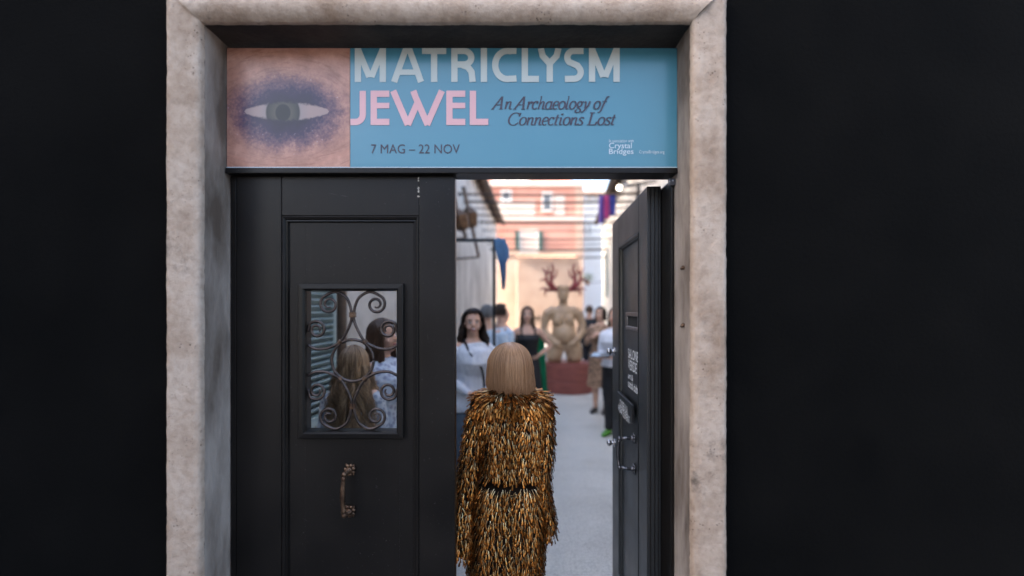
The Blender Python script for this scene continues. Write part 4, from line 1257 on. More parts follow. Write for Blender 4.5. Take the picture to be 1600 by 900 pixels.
def hand(bm, wrist, d, pn, side, curl=.5, s=1.0):
    """palm, four fingers and thumb; d = direction, pn = palm normal"""
    d = Vector(d).normalized(); pn = Vector(pn); pn = (pn - d * pn.dot(d)).normalized()
    w = d.cross(pn).normalized() * side        # towards the thumb
    wr = Vector(wrist)
    tube(bm, [wr, wr + d * .035 * s, wr + d * .085 * s], [(.026 * s, .019 * s), (.038 * s, .016 * s), (.040 * s, .013 * s)], 10, w, round_cap=False)
    for k, ln in enumerate((.070, .078, .073, .058)):
        b0 = wr + d * .078 * s + w * (.030 - .020 * k) * s
        a = curl
        p = [b0]
        dd = d.copy()
        for seg in range(3):
            q = Matrix.Rotation(-a * (.55 + .2 * seg), 3, d.cross(pn)) @ dd if False else (dd * math.cos(a * .6) + pn * math.sin(a * .6)).normalized()
            p.append(p[-1] + q * ln * s * (.45, .32, .26)[seg])
            nd = q; pn2 = (pn * math.cos(a * .6) - dd * math.sin(a * .6)).normalized()
            dd, pn = nd, pn2
        pn = Vector(pn)
        tube(bm, p, [.0088 * s, .0085 * s, .008 * s, .0068 * s], 8, w, round_cap=True)
        pn = (pn - d * pn.dot(d)); pn = pn.normalized() if pn.length > .01 else d.orthogonal()
    t0 = wr + d * .022 * s + w * .024 * s
    tube(bm, [t0, t0 + (d * .6 + w * .7).normalized() * .035 * s, t0 + (d * .75 + w * .6).normalized() * .066 * s], [.0125 * s, .0105 * s, .008 * s], 8, pn, round_cap=True)

TORSO_F = [(.80, .125, .095, 0), (.86, .165, .112, .005), (.93, .170, .115, .005), (1.0, .150, .102, 0), (1.08, .130, .090, 0), (1.17, .138, .100, -.004), (1.26, .150, .115, -.014), (1.33, .155, .104, -.008), (1.385, .142, .082, 0), (1.425, .088, .064, .006), (1.46, .054, .053, .006), (1.53, .050, .052, 0)]
TORSO_M = [(.80, .13, .10, 0), (.88, .160, .112, 0), (.97, .158, .110, 0), (1.08, .152, .106, 0), (1.2, .170, .115, -.005), (1.3, .186, .118, -.006), (1.37, .178, .098, 0), (1.415, .115, .072, .006), (1.455, .062, .06, .006), (1.53, .057, .058, 0)]
def person(name, label, loc, rz=0.0, h=1.68, male=False, arms=None, skin='skin', turn=0.0, hair=None, top=None, bottom=None, dress=None, shoes='shoe_black', face=True, smile=False, vox=.0095, group=None, shoulder=None, palms=None, tilt=0.0, curl=.5, slim=1.0):
    """a standing figure modelled 1.70 m tall facing -y, scaled to h.
    arms: {'L': (elbow, wrist), 'R': ...} in model coordinates, L = -x side"""
    root = tag(empty(name, loc, rz), label, 'person', group)
    root.scale = (h / 1.70,) * 3
    T_ = TORSO_M if male else TORSO_F
    T_ = [(z, rx * slim, ry * slim, cy) for z, rx, ry, cy in T_]
    sw = shoulder or (.185 if male else .160)
    arms = arms or {}
    arm = {}
    for sd, sx in (('L', -1), ('R', 1)):
        sh = Vector((sx * sw, .004, 1.375 if not male else 1.365))
        el, wr = arms.get(sd, ((sx * (sw + .05), .03, 1.09), (sx * (sw + .06), -.03, .86)))
        arm[sd] = (sh, Vector(el), Vector(wr))
    b = BM()
    tube(b, [(0, cy, z) for z, rx, ry, cy in T_], [(rx, ry) for z, rx, ry, cy in T_], 20)
    if not male:
        for sx in (-1, 1): ell(b, (sx * .068, -.085, 1.265), (.062, .052, .062))
    tm = Matrix.Translation((0, 0, 1.5)) @ Matrix.Rotation(turn, 4, 'Z') @ Matrix.Rotation(tilt, 4, 'X') @ Matrix.Translation((0, 0, -1.5))
    hd = BM()
    ell(hd, (0, .012, 1.612), (.074, .092, .090), 18, 12)
    ell(hd, (0, -.030, 1.572), (.060, .062, .072), 16, 10)
    ell(hd, (0, -.052, 1.515), (.036, .036, .030), 12, 8)
    ell(hd, (0, -.098, 1.575), (.012, .018, .014), 10, 7)
    tube(hd, [(0, -.082, 1.612), (0, -.102, 1.578)], [.008, .012], 8)
    for sx in (-1, 1):
        ell(hd, (sx * .036, -.062, 1.558), (.026, .026, .024), 10, 7)
        ell(hd, (sx * .075, .012, 1.583), (.010, .018, .028), 10, 7)
    merge(b, hd, tm)
    for sd, sx in (('L', -1), ('R', 1)):
        sh, el, wr = arm[sd]
        k = 1.15 if male else 1.0
        tube(b, [sh - Vector((sx * .03, 0, 0)), sh + (el - sh) * .15, sh + (el - sh) * .5, el, el + (wr - el) * .3, wr], [.050 * k, .050 * k, .043 * k, .036 * k, .037 * k, .0245 * k], 12, (0, 1, 0), round_cap=True)
        d = (wr - el).normalized()
        pn = (palms or {}).get(sd, (-sx, .2, 0))
        hand(b, wr, d, pn, -sx if d.z < .3 else sx, curl)
        hip = Vector((sx * .085, 0, .87))
        tube(b, [hip, (sx * .092, -.005, .68), (sx * .085, -.008, .49), (sx * .085, .012, .36), (sx * .083, .016, .10), (sx * .083, .012, .06)], [.086, .076, .053, .054, .034, .036], 14, (0, 1, 0), round_cap=True)
        tube(b, [(sx * .084, .045, .036), (sx * .088, -.04, .036), (sx * .094, -.13, .026), (sx * .095, -.17, .022)], [(.034, .034), (.040, .032), (.042, .022), (.028, .016)], 12, (1, 0, 0), round_cap=True)
    body = voxel('body', b, vox, M[skin], root, 5)
    # shoes
    for sx in (-1, 1):
        b = BM()
        tube(b, [(sx * .084, .062, .036), (sx * .084, .03, .040), (sx * .088, -.04, .040), (sx * .094, -.13, .030), (sx * .095, -.185, .024)], [(.034, .034), (.043, .040), (.046, .037), (.048, .028), (.030, .020)], 14, (1, 0, 0), round_cap=True)
        for vv in b.verts: vv.co.z = max(vv.co.z, .0045)
        obj('shoe', b, M[shoes], root, True)
    e = .016
    def torso_rings(z0, z1, ee, flare=0.0):
        zs = [t[0] for t in T_]
        r = []
        for q in range(13):
            z = z0 + (z1 - z0) * q / 12
            rx = np.interp(z, zs, [t[1] for t in T_]); ry = np.interp(z, zs, [t[2] for t in T_]); cy = np.interp(z, zs, [t[3] for t in T_])
            if not male: ry += .030 * math.exp(-((z - 1.262) / .06) ** 2); cy -= .028 * math.exp(-((z - 1.262) / .06) ** 2)
            f = flare * max(0, (1.02 - z))
            r.append(((0, cy, z), (rx + ee + f, ry + ee + f)))
        return r
    if top:
        b = BM()
        r = torso_rings(top.get('z0', .88), top.get('z1', 1.425), top.get('e', e), top.get('flare', .10))
        tube(b, [p for p, _ in r], [q for _, q in r], 22)
        sl = top.get('sleeve', 1.0)
        for sd, sx in (('L', -1), ('R', 1)):
            sh, el, wr = arm[sd]
            if sl <= 0: continue
            pts = [sh - Vector((sx * .035, 0, .005)), sh + (el - sh) * .12, sh + (el - sh) * .5]
            rad = [.062, .066, .058]
            if sl > .5:
                pts += [el, el + (wr - el) * .4, el + (wr - el) * min(.97, (sl - .5) * 2)]
                rad += [.053, .050, .040]
            rad = [q * (1.12 if male else top.get('sr', .9)) for q in rad]
            tube(b, pts, rad, 14, (0, 1, 0), round_cap=False)
        if top.get('collar'):
            tube(b, [(0, .004, 1.41), (0, .0, 1.455)], [(.078, .072), (.066, .066)], 18)
        voxel(top.get('name', 'shirt'), b, max(vox, .0085), M[top['mat']], root, 3, crease=.009)
    if bottom:
        b = BM()
        tube(b, [(0, 0, z) for z in (.80, .86, .93, 1.0, 1.05)], [(.15, .12), (.182, .128), (.186, .13), (.166, .116), (.152, .106)], 20)
        k = bottom.get('w', 1.0)
        for sx in (-1, 1):
            zb = bottom.get('z0', .07)
            tube(b, [(sx * .088, 0, .88), (sx * .094, -.005, .68), (sx * .090, -.006, .49), (sx * .088, .008, .30), (sx * .086, .008, zb)], [.098, .090, .074 * k, .068 * k, .064 * k], 16, (0, 1, 0))
        voxel('trousers', b, max(vox, .011), M[bottom['mat']], root, 3, crease=.007)
    if dress:
        b = BM()
        z0 = dress['z0']
        r = torso_rings(.93, dress.get('z1', 1.33), .012)
        fl = dress.get('flare', .06)
        lower = [((0, .005, z), (.182 + fl * (0.93 - z) / .9, .128 + fl * (.93 - z) / .9)) for z in np.linspace(z0, .90, 9)]
        r = lower + r
        n = 36
        rings = []
        for (p, q) in r:
            pl_ = min(1, max(0, .9 - p[2]) / .6)
            rings.append([b.verts.new((p[0] + q[0] * math.cos(2 * math.pi * k / n) * (1 + .07 * pl_ * math.sin(k * 2 * math.pi * 9 / n)), p[1] + q[1] * math.sin(2 * math.pi * k / n) * (1 + .07 * pl_ * math.sin(k * 2 * math.pi * 9 / n)), p[2])) for k in range(n)])
        for a, c in zip(rings, rings[1:]):
            for k in range(n): b.faces.new((a[k], a[(k + 1) % n], c[(k + 1) % n], c[k]))
        obj('dress', b, M[dress['mat']], root, True)
        if dress.get('straps'):
            for sx in (-1, 1):
                b = BM(); tube(b, curve_pts([(sx * .09, -.125, 1.30), (sx * .095, -.10, 1.37), (sx * .095, -.01, 1.432), (sx * .09, .09, 1.36), (sx * .08, .115, 1.30)], 4), [(.014, .005)] * 17, 8, (1, 0, 0))
                obj('strap', b, M[dress['mat']], root, True)
        if dress.get('sleeve'):
            for sd, sx in (('L', -1), ('R', 1)):
                sh, el, wr = arm[sd]
                b = BM(); tube(b, [sh - Vector((sx * .03, 0, 0)), sh + (el - sh) * .2, el, el + (wr - el) * .85], [.062, .060, .052, .048], 14, (0, 1, 0))
                obj('sleeve', b, M[dress['mat']], root, True)
    if face:
        def F(v): return tm @ Vector(v)
        rot = (Matrix.Rotation(turn, 3, 'Z') @ Matrix.Rotation(tilt, 3, 'X'))
        for sx in (-1, 1):
            b = BM(); ell(b, F((sx * .030, -.0835, 1.602)), (.0135, .009, .0075), 12, 8, rot); ew_ = obj('eye', b, M['eye_white'], root, True)
            b = BM(); ell(b, F((sx * .030, -.0895, 1.602)), (.0060, .0045, .0062), 10, 7, rot); obj('iris', b, M['eye_dark'], ew_, True)
            b = BM(); tube(b, [F((sx * .016, -.089, 1.606)), F((sx * .030, -.0935, 1.6115)), F((sx * .045, -.083, 1.606))], [.0012, .0020, .0012], 6, (0, 0, 1)); obj('lashes', b, M['eye_dark'], ew_, True)
            b = BM(); tube(b, [F((sx * .013, -.0935, 1.6175)), F((sx * .030, -.0945, 1.624)), F((sx * .048, -.082, 1.618))], [.0036, .0052, .0025], 6, (0, 0, 1)); obj('eyebrow', b, M[hair['mat']] if hair else M['hair_dark'], root, True)
        b = BM()
        if smile:
            tube(b, [F(p) for p in ((-.026, -.083, 1.546), (-.012, -.0945, 1.538), (.012, -.0945, 1.538), (.026, -.083, 1.546))], [.003, .0115, .0115, .003], 8, (0, 0, 1))
            lp = obj('lips', b, M['lips'], root, True)
            b = BM(); tube(b, [F(p) for p in ((-.018, -.093, 1.5455), (-.008, -.100, 1.5425), (.008, -.100, 1.5425), (.018, -.093, 1.5455))], [.002, .0066, .0066, .002], 8, (0, 0, 1)); obj('teeth', b, M['teeth'], root, True)
        else:
            tube(b, [F(p) for p in ((-.021, -.087, 1.540), (-.010, -.0935, 1.539), (.010, -.0935, 1.539), (.021, -.087, 1.540))], [.002, .0065, .0065, .002], 8, (0, 0, 1)); obj('lips', b, M['lips'], root, True)
    if hair:
        hh = dict(hair)
        mt = M[hh.pop('mat')]
        zb = hh.pop('zbot')
        rr = hh.pop('r', (.088, .106, .104))
        make_hair(root, tm @ Vector((0, .012, 1.612)), rr, zb, mt, turn, **hh)
    return root

def foot(px, Y): return (PX(px, Y), Y, .004)

# smiling woman in the white shirt
wy = 4.4
pw = person('person', 'smiling dark-haired woman in a white shirt with hands clasped beside the closed leaf', foot(739, wy), R(20), 1.695, hair=dict(mat='hair_dark', zbot=1.36, n=1000, wave=.022, flare=1.24, open_deg=66, fringe=.35, seed=2, rad=.0035, r=(.096, .110, .108), layer=.12),
    arms={'L': ((-.235, -.01, 1.10), (-.075, -.185, .985)), 'R': ((.235, -.01, 1.10), (.055, -.195, .99))}, palms={'L': (0, 1, .2), 'R': (0, 1, .2)},
    top=dict(mat='shirt_white', z0=.80, z1=1.405, e=.016, flare=.22, sleeve=1.0, sr=.84), bottom=dict(mat='jeans', w=1.15), smile=True, vox=.0065, turn=R(-12), curl=.9)
b = BM(); tube(b, curve_pts([(-.075, .03, 1.452), (-.088, -.06, 1.425), (-.06, -.150, 1.33), (.02, -.185, 1.22), (.05, -.175, 1.10), (.06, -.165, 1.02)], 6), [(.012, .005)] * 31, 8, (1, 0, 0)); obj('lanyard', b, M['black_cloth'], pw, True)

# grey-haired man, back turned, hand raised
person('person', 'grey-haired man in a pale blue shirt with one hand raised, back turned', foot(761, 6.0), R(165), 1.755, True, hair=dict(mat='hair_grey', zbot=1.565, n=420, flare=.97, open_deg=75, fringe=.4, seed=5, r=(.083, .101, .102), jit=.012, rad=.004),
    arms={'R': ((.20, -.10, 1.12), (.10, -.20, 1.34)), 'L': ((-.24, .02, 1.1), (-.20, -.10, .90))}, top=dict(mat='shirt_blue', z0=.86, collar=True, sleeve=.45), bottom=dict(mat='black_cloth'), turn=R(30), face=False)
dm = person('person', 'dark-haired man in a pale shirt with black bag strap looking towards the black dress', foot(784, 6.3), R(120), 1.77, True, hair=dict(mat='hair_dark', zbot=1.575, n=420, flare=.97, open_deg=75, fringe=.5, seed=6, r=(.083, .101, .103), jit=.012, rad=.004),
    top=dict(mat='shirt_blue', z0=.86, collar=True, sleeve=.45), bottom=dict(mat='navy_cloth'), face=False)
b = BM(); tube(b, curve_pts([(-.12, -.15, 1.0), (-.09, -.145, 1.25), (-.04, -.05, 1.44), (-.03, .05, 1.44), (.02, .14, 1.25), (.10, .13, 1.0)], 6), [(.018, .005)] * 31, 8, (1, 0, 0)); obj('bag_strap', b, M['black_cloth'], dm, True)

# woman in the black dress, hand on hip, with a green cape
bw = person('person', 'woman in a black dress with long green cape, one hand on her hip', foot(824, 7.0), R(6), 1.74, hair=dict(mat='hair_brown', zbot=1.33, n=520, wave=.012, flare=1.05, open_deg=50, seed=8, rad=.004),
    arms={'R': ((.34, .03, 1.15), (.17, -.07, 1.045)), 'L': ((-.25, .02, 1.13), (-.19, -.12, .98))}, dress=dict(mat='black_cloth', z0=.12, z1=1.325, flare=.08, straps=True), turn=R(-8), palms={'R': (-1, 0, 0), 'L': (1, 0, 0)})
b = BM(); vs_ = []
for j in range(13):
    z = 1.36 - 1.30 * j / 12
    w = .26 + .10 * j / 12
    vs_.append([b.verts.new((-w + 2 * w * i / 22, .13 + .07 * math.cos((i - 11) / 11 * 1.5) + .015 * math.sin(i * 1.7 + j * .2) * (j / 12) + .10 * j / 12 , z - .04 * abs((i - 11) / 11))) for i in range(23)])
for a, c in zip(vs_, vs_[1:]):
    for i in range(22): b.faces.new((a[i], a[i + 1], c[i + 1], c[i]))
bmesh.ops.solidify(b, geom=list(b.faces), thickness=.006)
obj('cape', b, M['green_cloth'], bw, True)

# guests on the right
person('person', 'man in a dark suit standing beyond the statue plinth', foot(921, 11.6), R(150), 1.79, True, hair=dict(mat='hair_brown', zbot=1.57, n=350, flare=.97, open_deg=75, seed=9, r=(.083, .101, .103), jit=.012, rad=.004),
    top=dict(mat='navy_cloth', z0=.80, e=.028, sleeve=1.0, name='jacket', flare=.12), bottom=dict(mat='navy_cloth'), face=False)
person('person', 'woman in a leopard print dress with a hand lifted to her chest', foot(938, 8.1), R(-25), 1.74, hair=dict(mat='hair_dark', zbot=1.50, n=420, flare=1.02, open_deg=55, seed=10, rad=.004),
    arms={'L': ((-.22, -.04, 1.12), (-.06, -.20, 1.24)), 'R': ((.22, 0, 1.1), (.12, -.16, 1.0))}, dress=dict(mat='leopard', z0=.42, z1=1.42, flare=.07, sleeve=True), turn=R(-15))
bl = person('person', 'dark-haired woman in a white blouse, black trousers and green shoes behind the open leaf', foot(961, 6.63), R(-32), 1.72, hair=dict(mat='hair_dark', zbot=1.46, n=520, flare=1.04, open_deg=52, seed=11, rad=.004),
    arms={'L': ((-.185, -.04, 1.11), (-.10, -.26, 1.07)), 'R': ((.20, -.06, 1.11), (.06, -.26, 1.07))}, top=dict(mat='shirt_white', z0=.93, e=.022, collar=True), bottom=dict(mat='black_cloth'), shoes='shoe_green', turn=R(-5), palms={'L': (0, 0, 1), 'R': (0, 0, 1)})
tb = tag(empty('tablet', (0, 0, 0)), 'dark tablet held by the woman in the white blouse', 'tablet')
mw = bl.matrix_basis.copy()
tb.matrix_basis = Matrix.LocRotScale(Vector(bl.location) + Matrix.Rotation(R(-32), 3, 'Z') @ Vector((-.05, -.345, 1.115)), Matrix.Rotation(R(-32), 3, 'Z') @ Matrix.Rotation(R(12), 3, 'X'), None)
boxobj('case', -.15, .12, -.09, .09, -.006, .004, M['black_cloth'], tb, .003)
boxobj('screen', -.135, .105, -.08, .08, .0041, .0055, M['glass'], tb)

# women seen through the iron grille
person('person', 'woman with long wavy fair hair and patterned blouse, back to the grille window', foot(553, 2.98), R(185), 1.47, hair=dict(mat='hair_wavy', zbot=1.06, n=1300, wave=.05, flare=1.32, open_deg=52, seed=12, rad=.0032, jit=.09, r=(.094, .112, .108), layer=.10),
    top=dict(mat='blouse_lace', z0=.86, e=.022), bottom=dict(mat='jeans'), face=False)
person('person', 'brown-haired woman in pale blue blouse seen in profile through the grille', foot(599, 3.28), R(62), 1.635, hair=dict(mat='hair_brown', zbot=1.22, n=1000, wave=.012, flare=1.10, open_deg=56, seed=13, rad=.0033, jit=.05),
    top=dict(mat='blouse_blue', z0=.86, e=.022, collar=True), bottom=dict(mat='jeans'), turn=R(12))
person('person', 'person in a teal top mostly hidden behind the closed door leaf', foot(651, 3.5), R(-100), 1.60, hair=dict(mat='hair_dark', zbot=1.45, n=400, open_deg=55, seed=14, rad=.004),
    top=dict(mat='teal_cloth', z0=.86, e=.02), bottom=dict(mat='black_cloth'), face=False)

# ------------------------------------------------------------------ antlered statue on a round red plinth
M['clay'] = material('bronze_brown_clay', (.40, .26, .155), .5, c2=(.52, .36, .225), scale=7, bump=.25, bscale=40)
M['coral'] = material('dark_red_coral', (.17, .018, .022), .5, c2=(.25, .034, .036), scale=12)
M['plinth'] = material('red_brown_plinth', (.21, .058, .044), .55, c2=(.29, .085, .066), scale=5, bump=.2, bscale=30, stretch=(1, 1, 4))
STY = 10.25
st = tag(empty('antlered_statue', (PX(881, STY), STY, .0)), 'brown kneeling pregnant figure with dark red branching antlers', 'statue')
pt = tag(empty('statue_plinth', (PX(887, STY), STY, .004)), 'round red-brown two-tier plinth under the antlered statue', 'plinth')
b = BM(); lathe(b, [(.535, 0), (.545, .01), (.545, .24), (.535, .25)], 64); obj('lower_tier', b, M['plinth'], pt)
b = BM(); lathe(b, [(.515, .251), (.525, .258), (.525, .575), (.517, .585)], 64); obj('upper_tier', b, M['plinth'], pt)
b = BM(); lathe(b, [(.47, .586), (.475, .592), (.475, .606), (.465, .612)], 64); obj('cap_slab', b, M['plinth'], pt)
ZB = .617
S_ = STY / FPX
def s3(px, py, dy=0.0): return Vector(((px - 881) * S_, dy, PZ(py, STY)))
b = BM()
tube(b, [s3(881, 548), s3(881, 540), s3(881, 528, -.02), s3(881, 516, -.02), s3(880, 503), s3(880, 493), s3(880, 485), s3(880, 480.5, .01), s3(880, 477, .01), s3(880, 470)], [(.25, .18), (.30, .21), (.275, .205), (.245, .20), (.235, .18), (.255, .175), (.26, .15), (.17, .11), (.09, .09), (.088, .09)], 22)
ell(b, s3(881, 522, -.16), (.235, .20, .205), 20, 14)
for sx in (-1, 1):
    ell(b, s3(880 + sx * 8.6, 500, -.15), (.105, .11, .125), 16, 12)
    tube(b, [s3(880 + sx * 17, 486), s3(880 + sx * 24.5, 490), s3(880 + sx * 29, 505, .02), s3(880 + sx * 30, 517, -.03), s3(880 + sx * 20, 529, -.22), s3(880 + sx * 13.5, 535, -.27)], [.105, .105, .086, .074, .064, .052], 14, (0, 1, 0), round_cap=True)
    ell(b, s3(880 + sx * 11, 536, -.285), (.075, .05, .055), 12, 8)
    for k in range(4):
        tube(b, [s3(880 + sx * (9.5 - k * .5), 535 + k * 1.6, -.30), s3(880 + sx * (5.5 + k * .3), 537 + k * 1.7, -.30)], [.02, .014], 8, (0, 1, 0), round_cap=True)
    tube(b, [s3(881 + sx * 11, 535, .02), s3(881 + sx * 14.5, 547, -.06), s3(881 + sx * 16, 558, -.06), s3(881 + sx * 15, 568, -.03)], [(.19, .19), (.185, .19), (.168, .168), (.145, .145)], 18, (1, 0, 0))
    zf = ZB + .07
    tube(b, [Vector((sx * .20, -.02, zf)), Vector((sx * .21, .18, zf)), Vector((sx * .20, .34, zf - .02))], [.10, .085, .06], 12, (1, 0, 0), round_cap=True)
ell(b, s3(880, 459, .01), (.125, .14, .17), 18, 12)
ell(b, s3(880, 464, -.05), (.095, .10, .12), 16, 10)
ell(b, s3(880, 460.5, -.145), (.02, .03, .05), 10, 7)
for sx in (-1, 1): ell(b, s3(880 + sx * 4, 456.5, -.125), (.03, .012, .014), 10, 6)
tube(b, [s3(880, 453, .01), s3(880, 446, .01)], [(.135, .145), (.125, .135)], 18)
for v in b.verts: v.co.z = max(v.co.z, ZB)
voxel('figure', b, .013, M['clay'], st, 4)
def antler(sx):
    b = BM()
    def br(pts, r0, r1):
        pp = curve_pts([s3(880 + sx * p[0], p[1], p[2]) for p in pts], 5)
        tube(b, pp, [r0 + (r1 - r0) * i / (len(pp) - 1) for i in range(len(pp))], 10, (0, 1, 0), round_cap=True)
    br0 = br
    def br(pts, r0, r1): br0([(p[0] * 1.04, p[1], p[2]) for p in pts], r0 * 1.05, r1 * 1.35)
    br([(7, 452, .02), (13, 451, .02), (17, 444, 0), (18, 433, .04), (15, 420, .02), (17, 413, 0)], .06, .012)
    br([(12, 452, .02), (20, 447, -.05), (25, 438, -.04), (26, 427, 0), (31, 419, .03)], .05, .010)
    br([(14, 452, .02), (22, 453, .08), (28, 450, .1), (34, 452, .08)], .042, .010)
    br([(24, 440, -.04), (30, 437, -.08), (35, 439, -.08)], .028, .009)
    br([(17, 436, .03), (11, 430, .06), (9, 421, .05)], .028, .009)
    br([(26, 430, 0), (22, 423, -.04), (23, 416, -.06)], .024, .008)
    br([(24, 452, .08), (27, 457, .12), (26, 462, .12)], .026, .008)
    br([(18, 430, .03), (22, 424, .1), (27, 423, .14)], .022, .008)
    obj('antler', b, M['coral'], st, True)
antler(1); antler(-1)

# ------------------------------------------------------------------ woman in the gold tassel suit
GY = 2.45
def gx(px): return PX(px, GY)
def gz(py): return PZ(py, GY)
gw = person('person', 'woman with honey bob in a gold tasselled suit walking in through the doorway', (gx(797), GY, .004), math.pi, 1.535, hair=None, face=True, skin='skin',
    arms={'L': ((-.165, .005, 1.07), (-.175, -.04, .86)), 'R': ((.215, .01, 1.07), (.255, .02, .83))}, shoulder=.140, vox=.009, slim=.82)
# the suit and hair are laid out in world coordinates and handed to the figure afterwards
def give(o):
    o.parent = gw
    o.matrix_parent_inverse = (Matrix.LocRotScale(gw.location, gw.rotation_euler, gw.scale)).inverted()
    return o
# bob: dense smooth strands over a closed form
hc = Vector((gx(797), GY - .01, gz(572)))
HR = (.108, .118, .118)
rg = np.random.RandomState(4)
paths = []
m = 22
zb_ = gz(607)
for i in range(5200):
    phi = rg.uniform(-180, 180)                # 0 = back of the head (towards the camera)
    if abs(phi) > 125: continue
    a = math.radians(phi)
    dx, dy = math.sin(a), -math.cos(a)
    lay = 1 + rg.uniform(-.02, .025)
    pts = []
    th0 = rg.uniform(1, 70) if i % 3 else 1
    off = rg.normal(0, .004) + .004 * math.sin(phi * .33 + 1)
    zz = zb_ + rg.normal(0, .0045) + .004 * math.sin(phi * .21) - (.012 * rg.rand() if rg.rand() < .06 else 0) - .012 * max(0, dx) + (.010 if dx < -.6 else 0) + .012 * (1 - abs(dx)) * 0
    side = 1.0 + (.10 if dx > 0 else .035) * abs(dx)
    for k in range(m):
        t = k / (m - 1)
        if t < .5:
            th = math.radians(th0 + (92 - th0) * t / .5)
            s = math.sin(th) ** .88 * lay
            z = hc.z + math.cos(th) * HR[2] * lay
            x, y = dx * HR[0] * s, dy * HR[1] * s
            zl, sl_ = z, (x, y)
        else:
            q = (t - .5) / .5
            g = 1 + (side - 1) * q - .16 * (1 - abs(dx)) * q * q - .05 * max(0, q - .75) * 3
            x, y = sl_[0] * g, sl_[1] * g
            z = zl + (zz - zl) * q
        x += off * t
        pts.append((hc.x + x, hc.y + y, z))
    paths.append(pts)
for k in range(46):                            # stray hairs at the right edge
    y0_ = rg.uniform(-.05, .04); z0_ = rg.uniform(-.06, .06); sg_ = 1 if k % 4 else -1; bow_ = rg.uniform(.003, .018); len_ = rg.uniform(.05, .10)
    pts = [(hc.x + sg_ * (.100 + bow_ * math.sin(t / (m - 1) * 2.6)), hc.y + y0_, hc.z + z0_ - len_ * t / (m - 1)) for t in range(m)]
    paths.append(pts)
ho = strands_mesh('hair', np.array(paths), .0013, M['hair_bob'], None)
give(ho)
b = BM()
tube(b, [hc + Vector((0, .0, z)) for z in (.108, .095, .07, .03, 0, -.05, -.09, -.108)], [(.035, .038), (.060, .066), (.084, .092), (.101, .110), (.104, .113), (.104, .106), (.105, .098), (.104, .092)], 28)
give(obj('hair_volume', b, M['hair_bob'], None, True))

M['coat_base'] = material('dark_brown_lining', (.010, .006, .004), .95, spec=.05, c2=(.02, .012, .008), scale=30)
def tassel_mat():
    k = NT('gold_tassel_foil')
    at = k.n('Attribute'); at.attribute_name = 'along'
    g = k.n('NewGeometry'); oi = k.n('ObjectInfo')
    ad = k.n('Math', operation='ADD'); k.l(g.outputs['Random Per Island'], ad.inputs[0]); k.l(oi.outputs['Random'], ad.inputs[1])
    fr = k.n('Math', operation='FRACT'); k.l(ad.outputs[0], fr.inputs[0])
    r1 = k.ramp(at.outputs['Fac'], [(0, (.92, .74, .47)), (.42, (.76, .50, .23)), (.66, (.44, .19, .045)), (1, (.33, .11, .02))])
    r2 = k.ramp(fr.outputs[0], [(0, (.30, .22, .18)), (.35, (.75, .66, .55)), (.7, (1, .95, .85)), (1, (1.35, 1.35, 1.3))])
    mx = k.n('MixRGB', blend_type='MULTIPLY'); mx.inputs[0].default_value = 1
    k.l(r1.outputs[0], mx.inputs[1]); k.l(r2.outputs[0], mx.inputs[2])
    k.l(mx.outputs[0], k.b.inputs['Base Color'])
    k.b.inputs['Metallic'].default_value = .9
    rr_ = k.ramp(fr.outputs[0], [(0, (.45,) * 3), (.5, (.16,) * 3), (.75, (.36,) * 3), (1, (.20,) * 3)])
    k.l(rr_.outputs[0], k.b.inputs['Roughness'])
    return k.m
M['tassel'] = tassel_mat()
class Surf:
    """tube-like garment surface that can be meshed and sampled"""
    def __init__(s, keys, n_exp=2.0):
        k = np.array(keys, dtype=float)
        c = curve_pts([tuple(q[:3]) for q in keys], 10)
        s.c = np.array([tuple(p) for p in c])
        tt = np.linspace(0, len(keys) - 1, len(c))
        s.ra = np.interp(tt, np.arange(len(keys)), k[:, 3]); s.rb = np.interp(tt, np.arange(len(keys)), k[:, 4])
        s.fr = None
        s.ax = None
    def frame(s, i):
        n = len(s.c)
        if s.ax is not None: t = np.array(s.ax)
        else:
            t = s.c[min(i + 1, n - 1)] - s.c[max(i - 1, 0)]; t = t / (np.linalg.norm(t) + 1e-9)
        u = np.array([1., 0, 0]) - t * t[0]; u /= np.linalg.norm(u)
        return t, u, np.cross(t, u)
    def pos(s, f, a):
        i = min(int(f), len(s.c) - 2); q = f - i
        t, u, v = s.frame(i)
        c = s.c[i] * (1 - q) + s.c[i + 1] * q
        ra = s.ra[i] * (1 - q) + s.ra[i + 1] * q; rb = s.rb[i] * (1 - q) + s.rb[i + 1] * q
        return c + u * ra * math.cos(a) + v * rb * math.sin(a)
    def mesh(s, b, n=28):
        rings = []
        for i in range(len(s.c)):
            t, u, v = s.frame(i)
            rings.append([b.verts.new(s.c[i] + u * s.ra[i] * math.cos(2 * math.pi * k / n) + v * s.rb[i] * math.sin(2 * math.pi * k / n)) for k in range(n)])
        for a, c in zip(rings, rings[1:]):
            for k in range(n): b.faces.new((a[k], a[(k + 1) % n], c[(k + 1) % n], c[k]))
        b.faces.new(rings[0][::-1]); b.faces.new(rings[-1])
cx = gx(801)
jacket = Surf([(gx(798), GY, gz(604), .062, .060), (gx(798), GY, gz(609), .085, .075), (gx(799), GY, gz(612.5), .125, .090), (gx(800), GY, gz(618), .162, .105), (cx, GY, gz(632), .188, .120), (cx, GY, gz(660), .186, .128), (gx(800), GY, gz(700), .168, .125), (gx(799), GY, gz(728), .160, .118), (gx(798), GY, gz(746), .166, .120)])
skirt = Surf([(gx(798), GY, gz(738), .120, .090), (gx(797), GY, gz(752), .150, .108), (gx(796), GY, gz(764), .168, .120), (gx(793), GY, gz(800), .186, .132), (gx(791), GY, gz(850), .192, .138), (gx(789), GY, gz(900), .186, .136), (gx(788), GY, gz(950), .178, .134), (gx(788), GY, .24, .172, .132)])
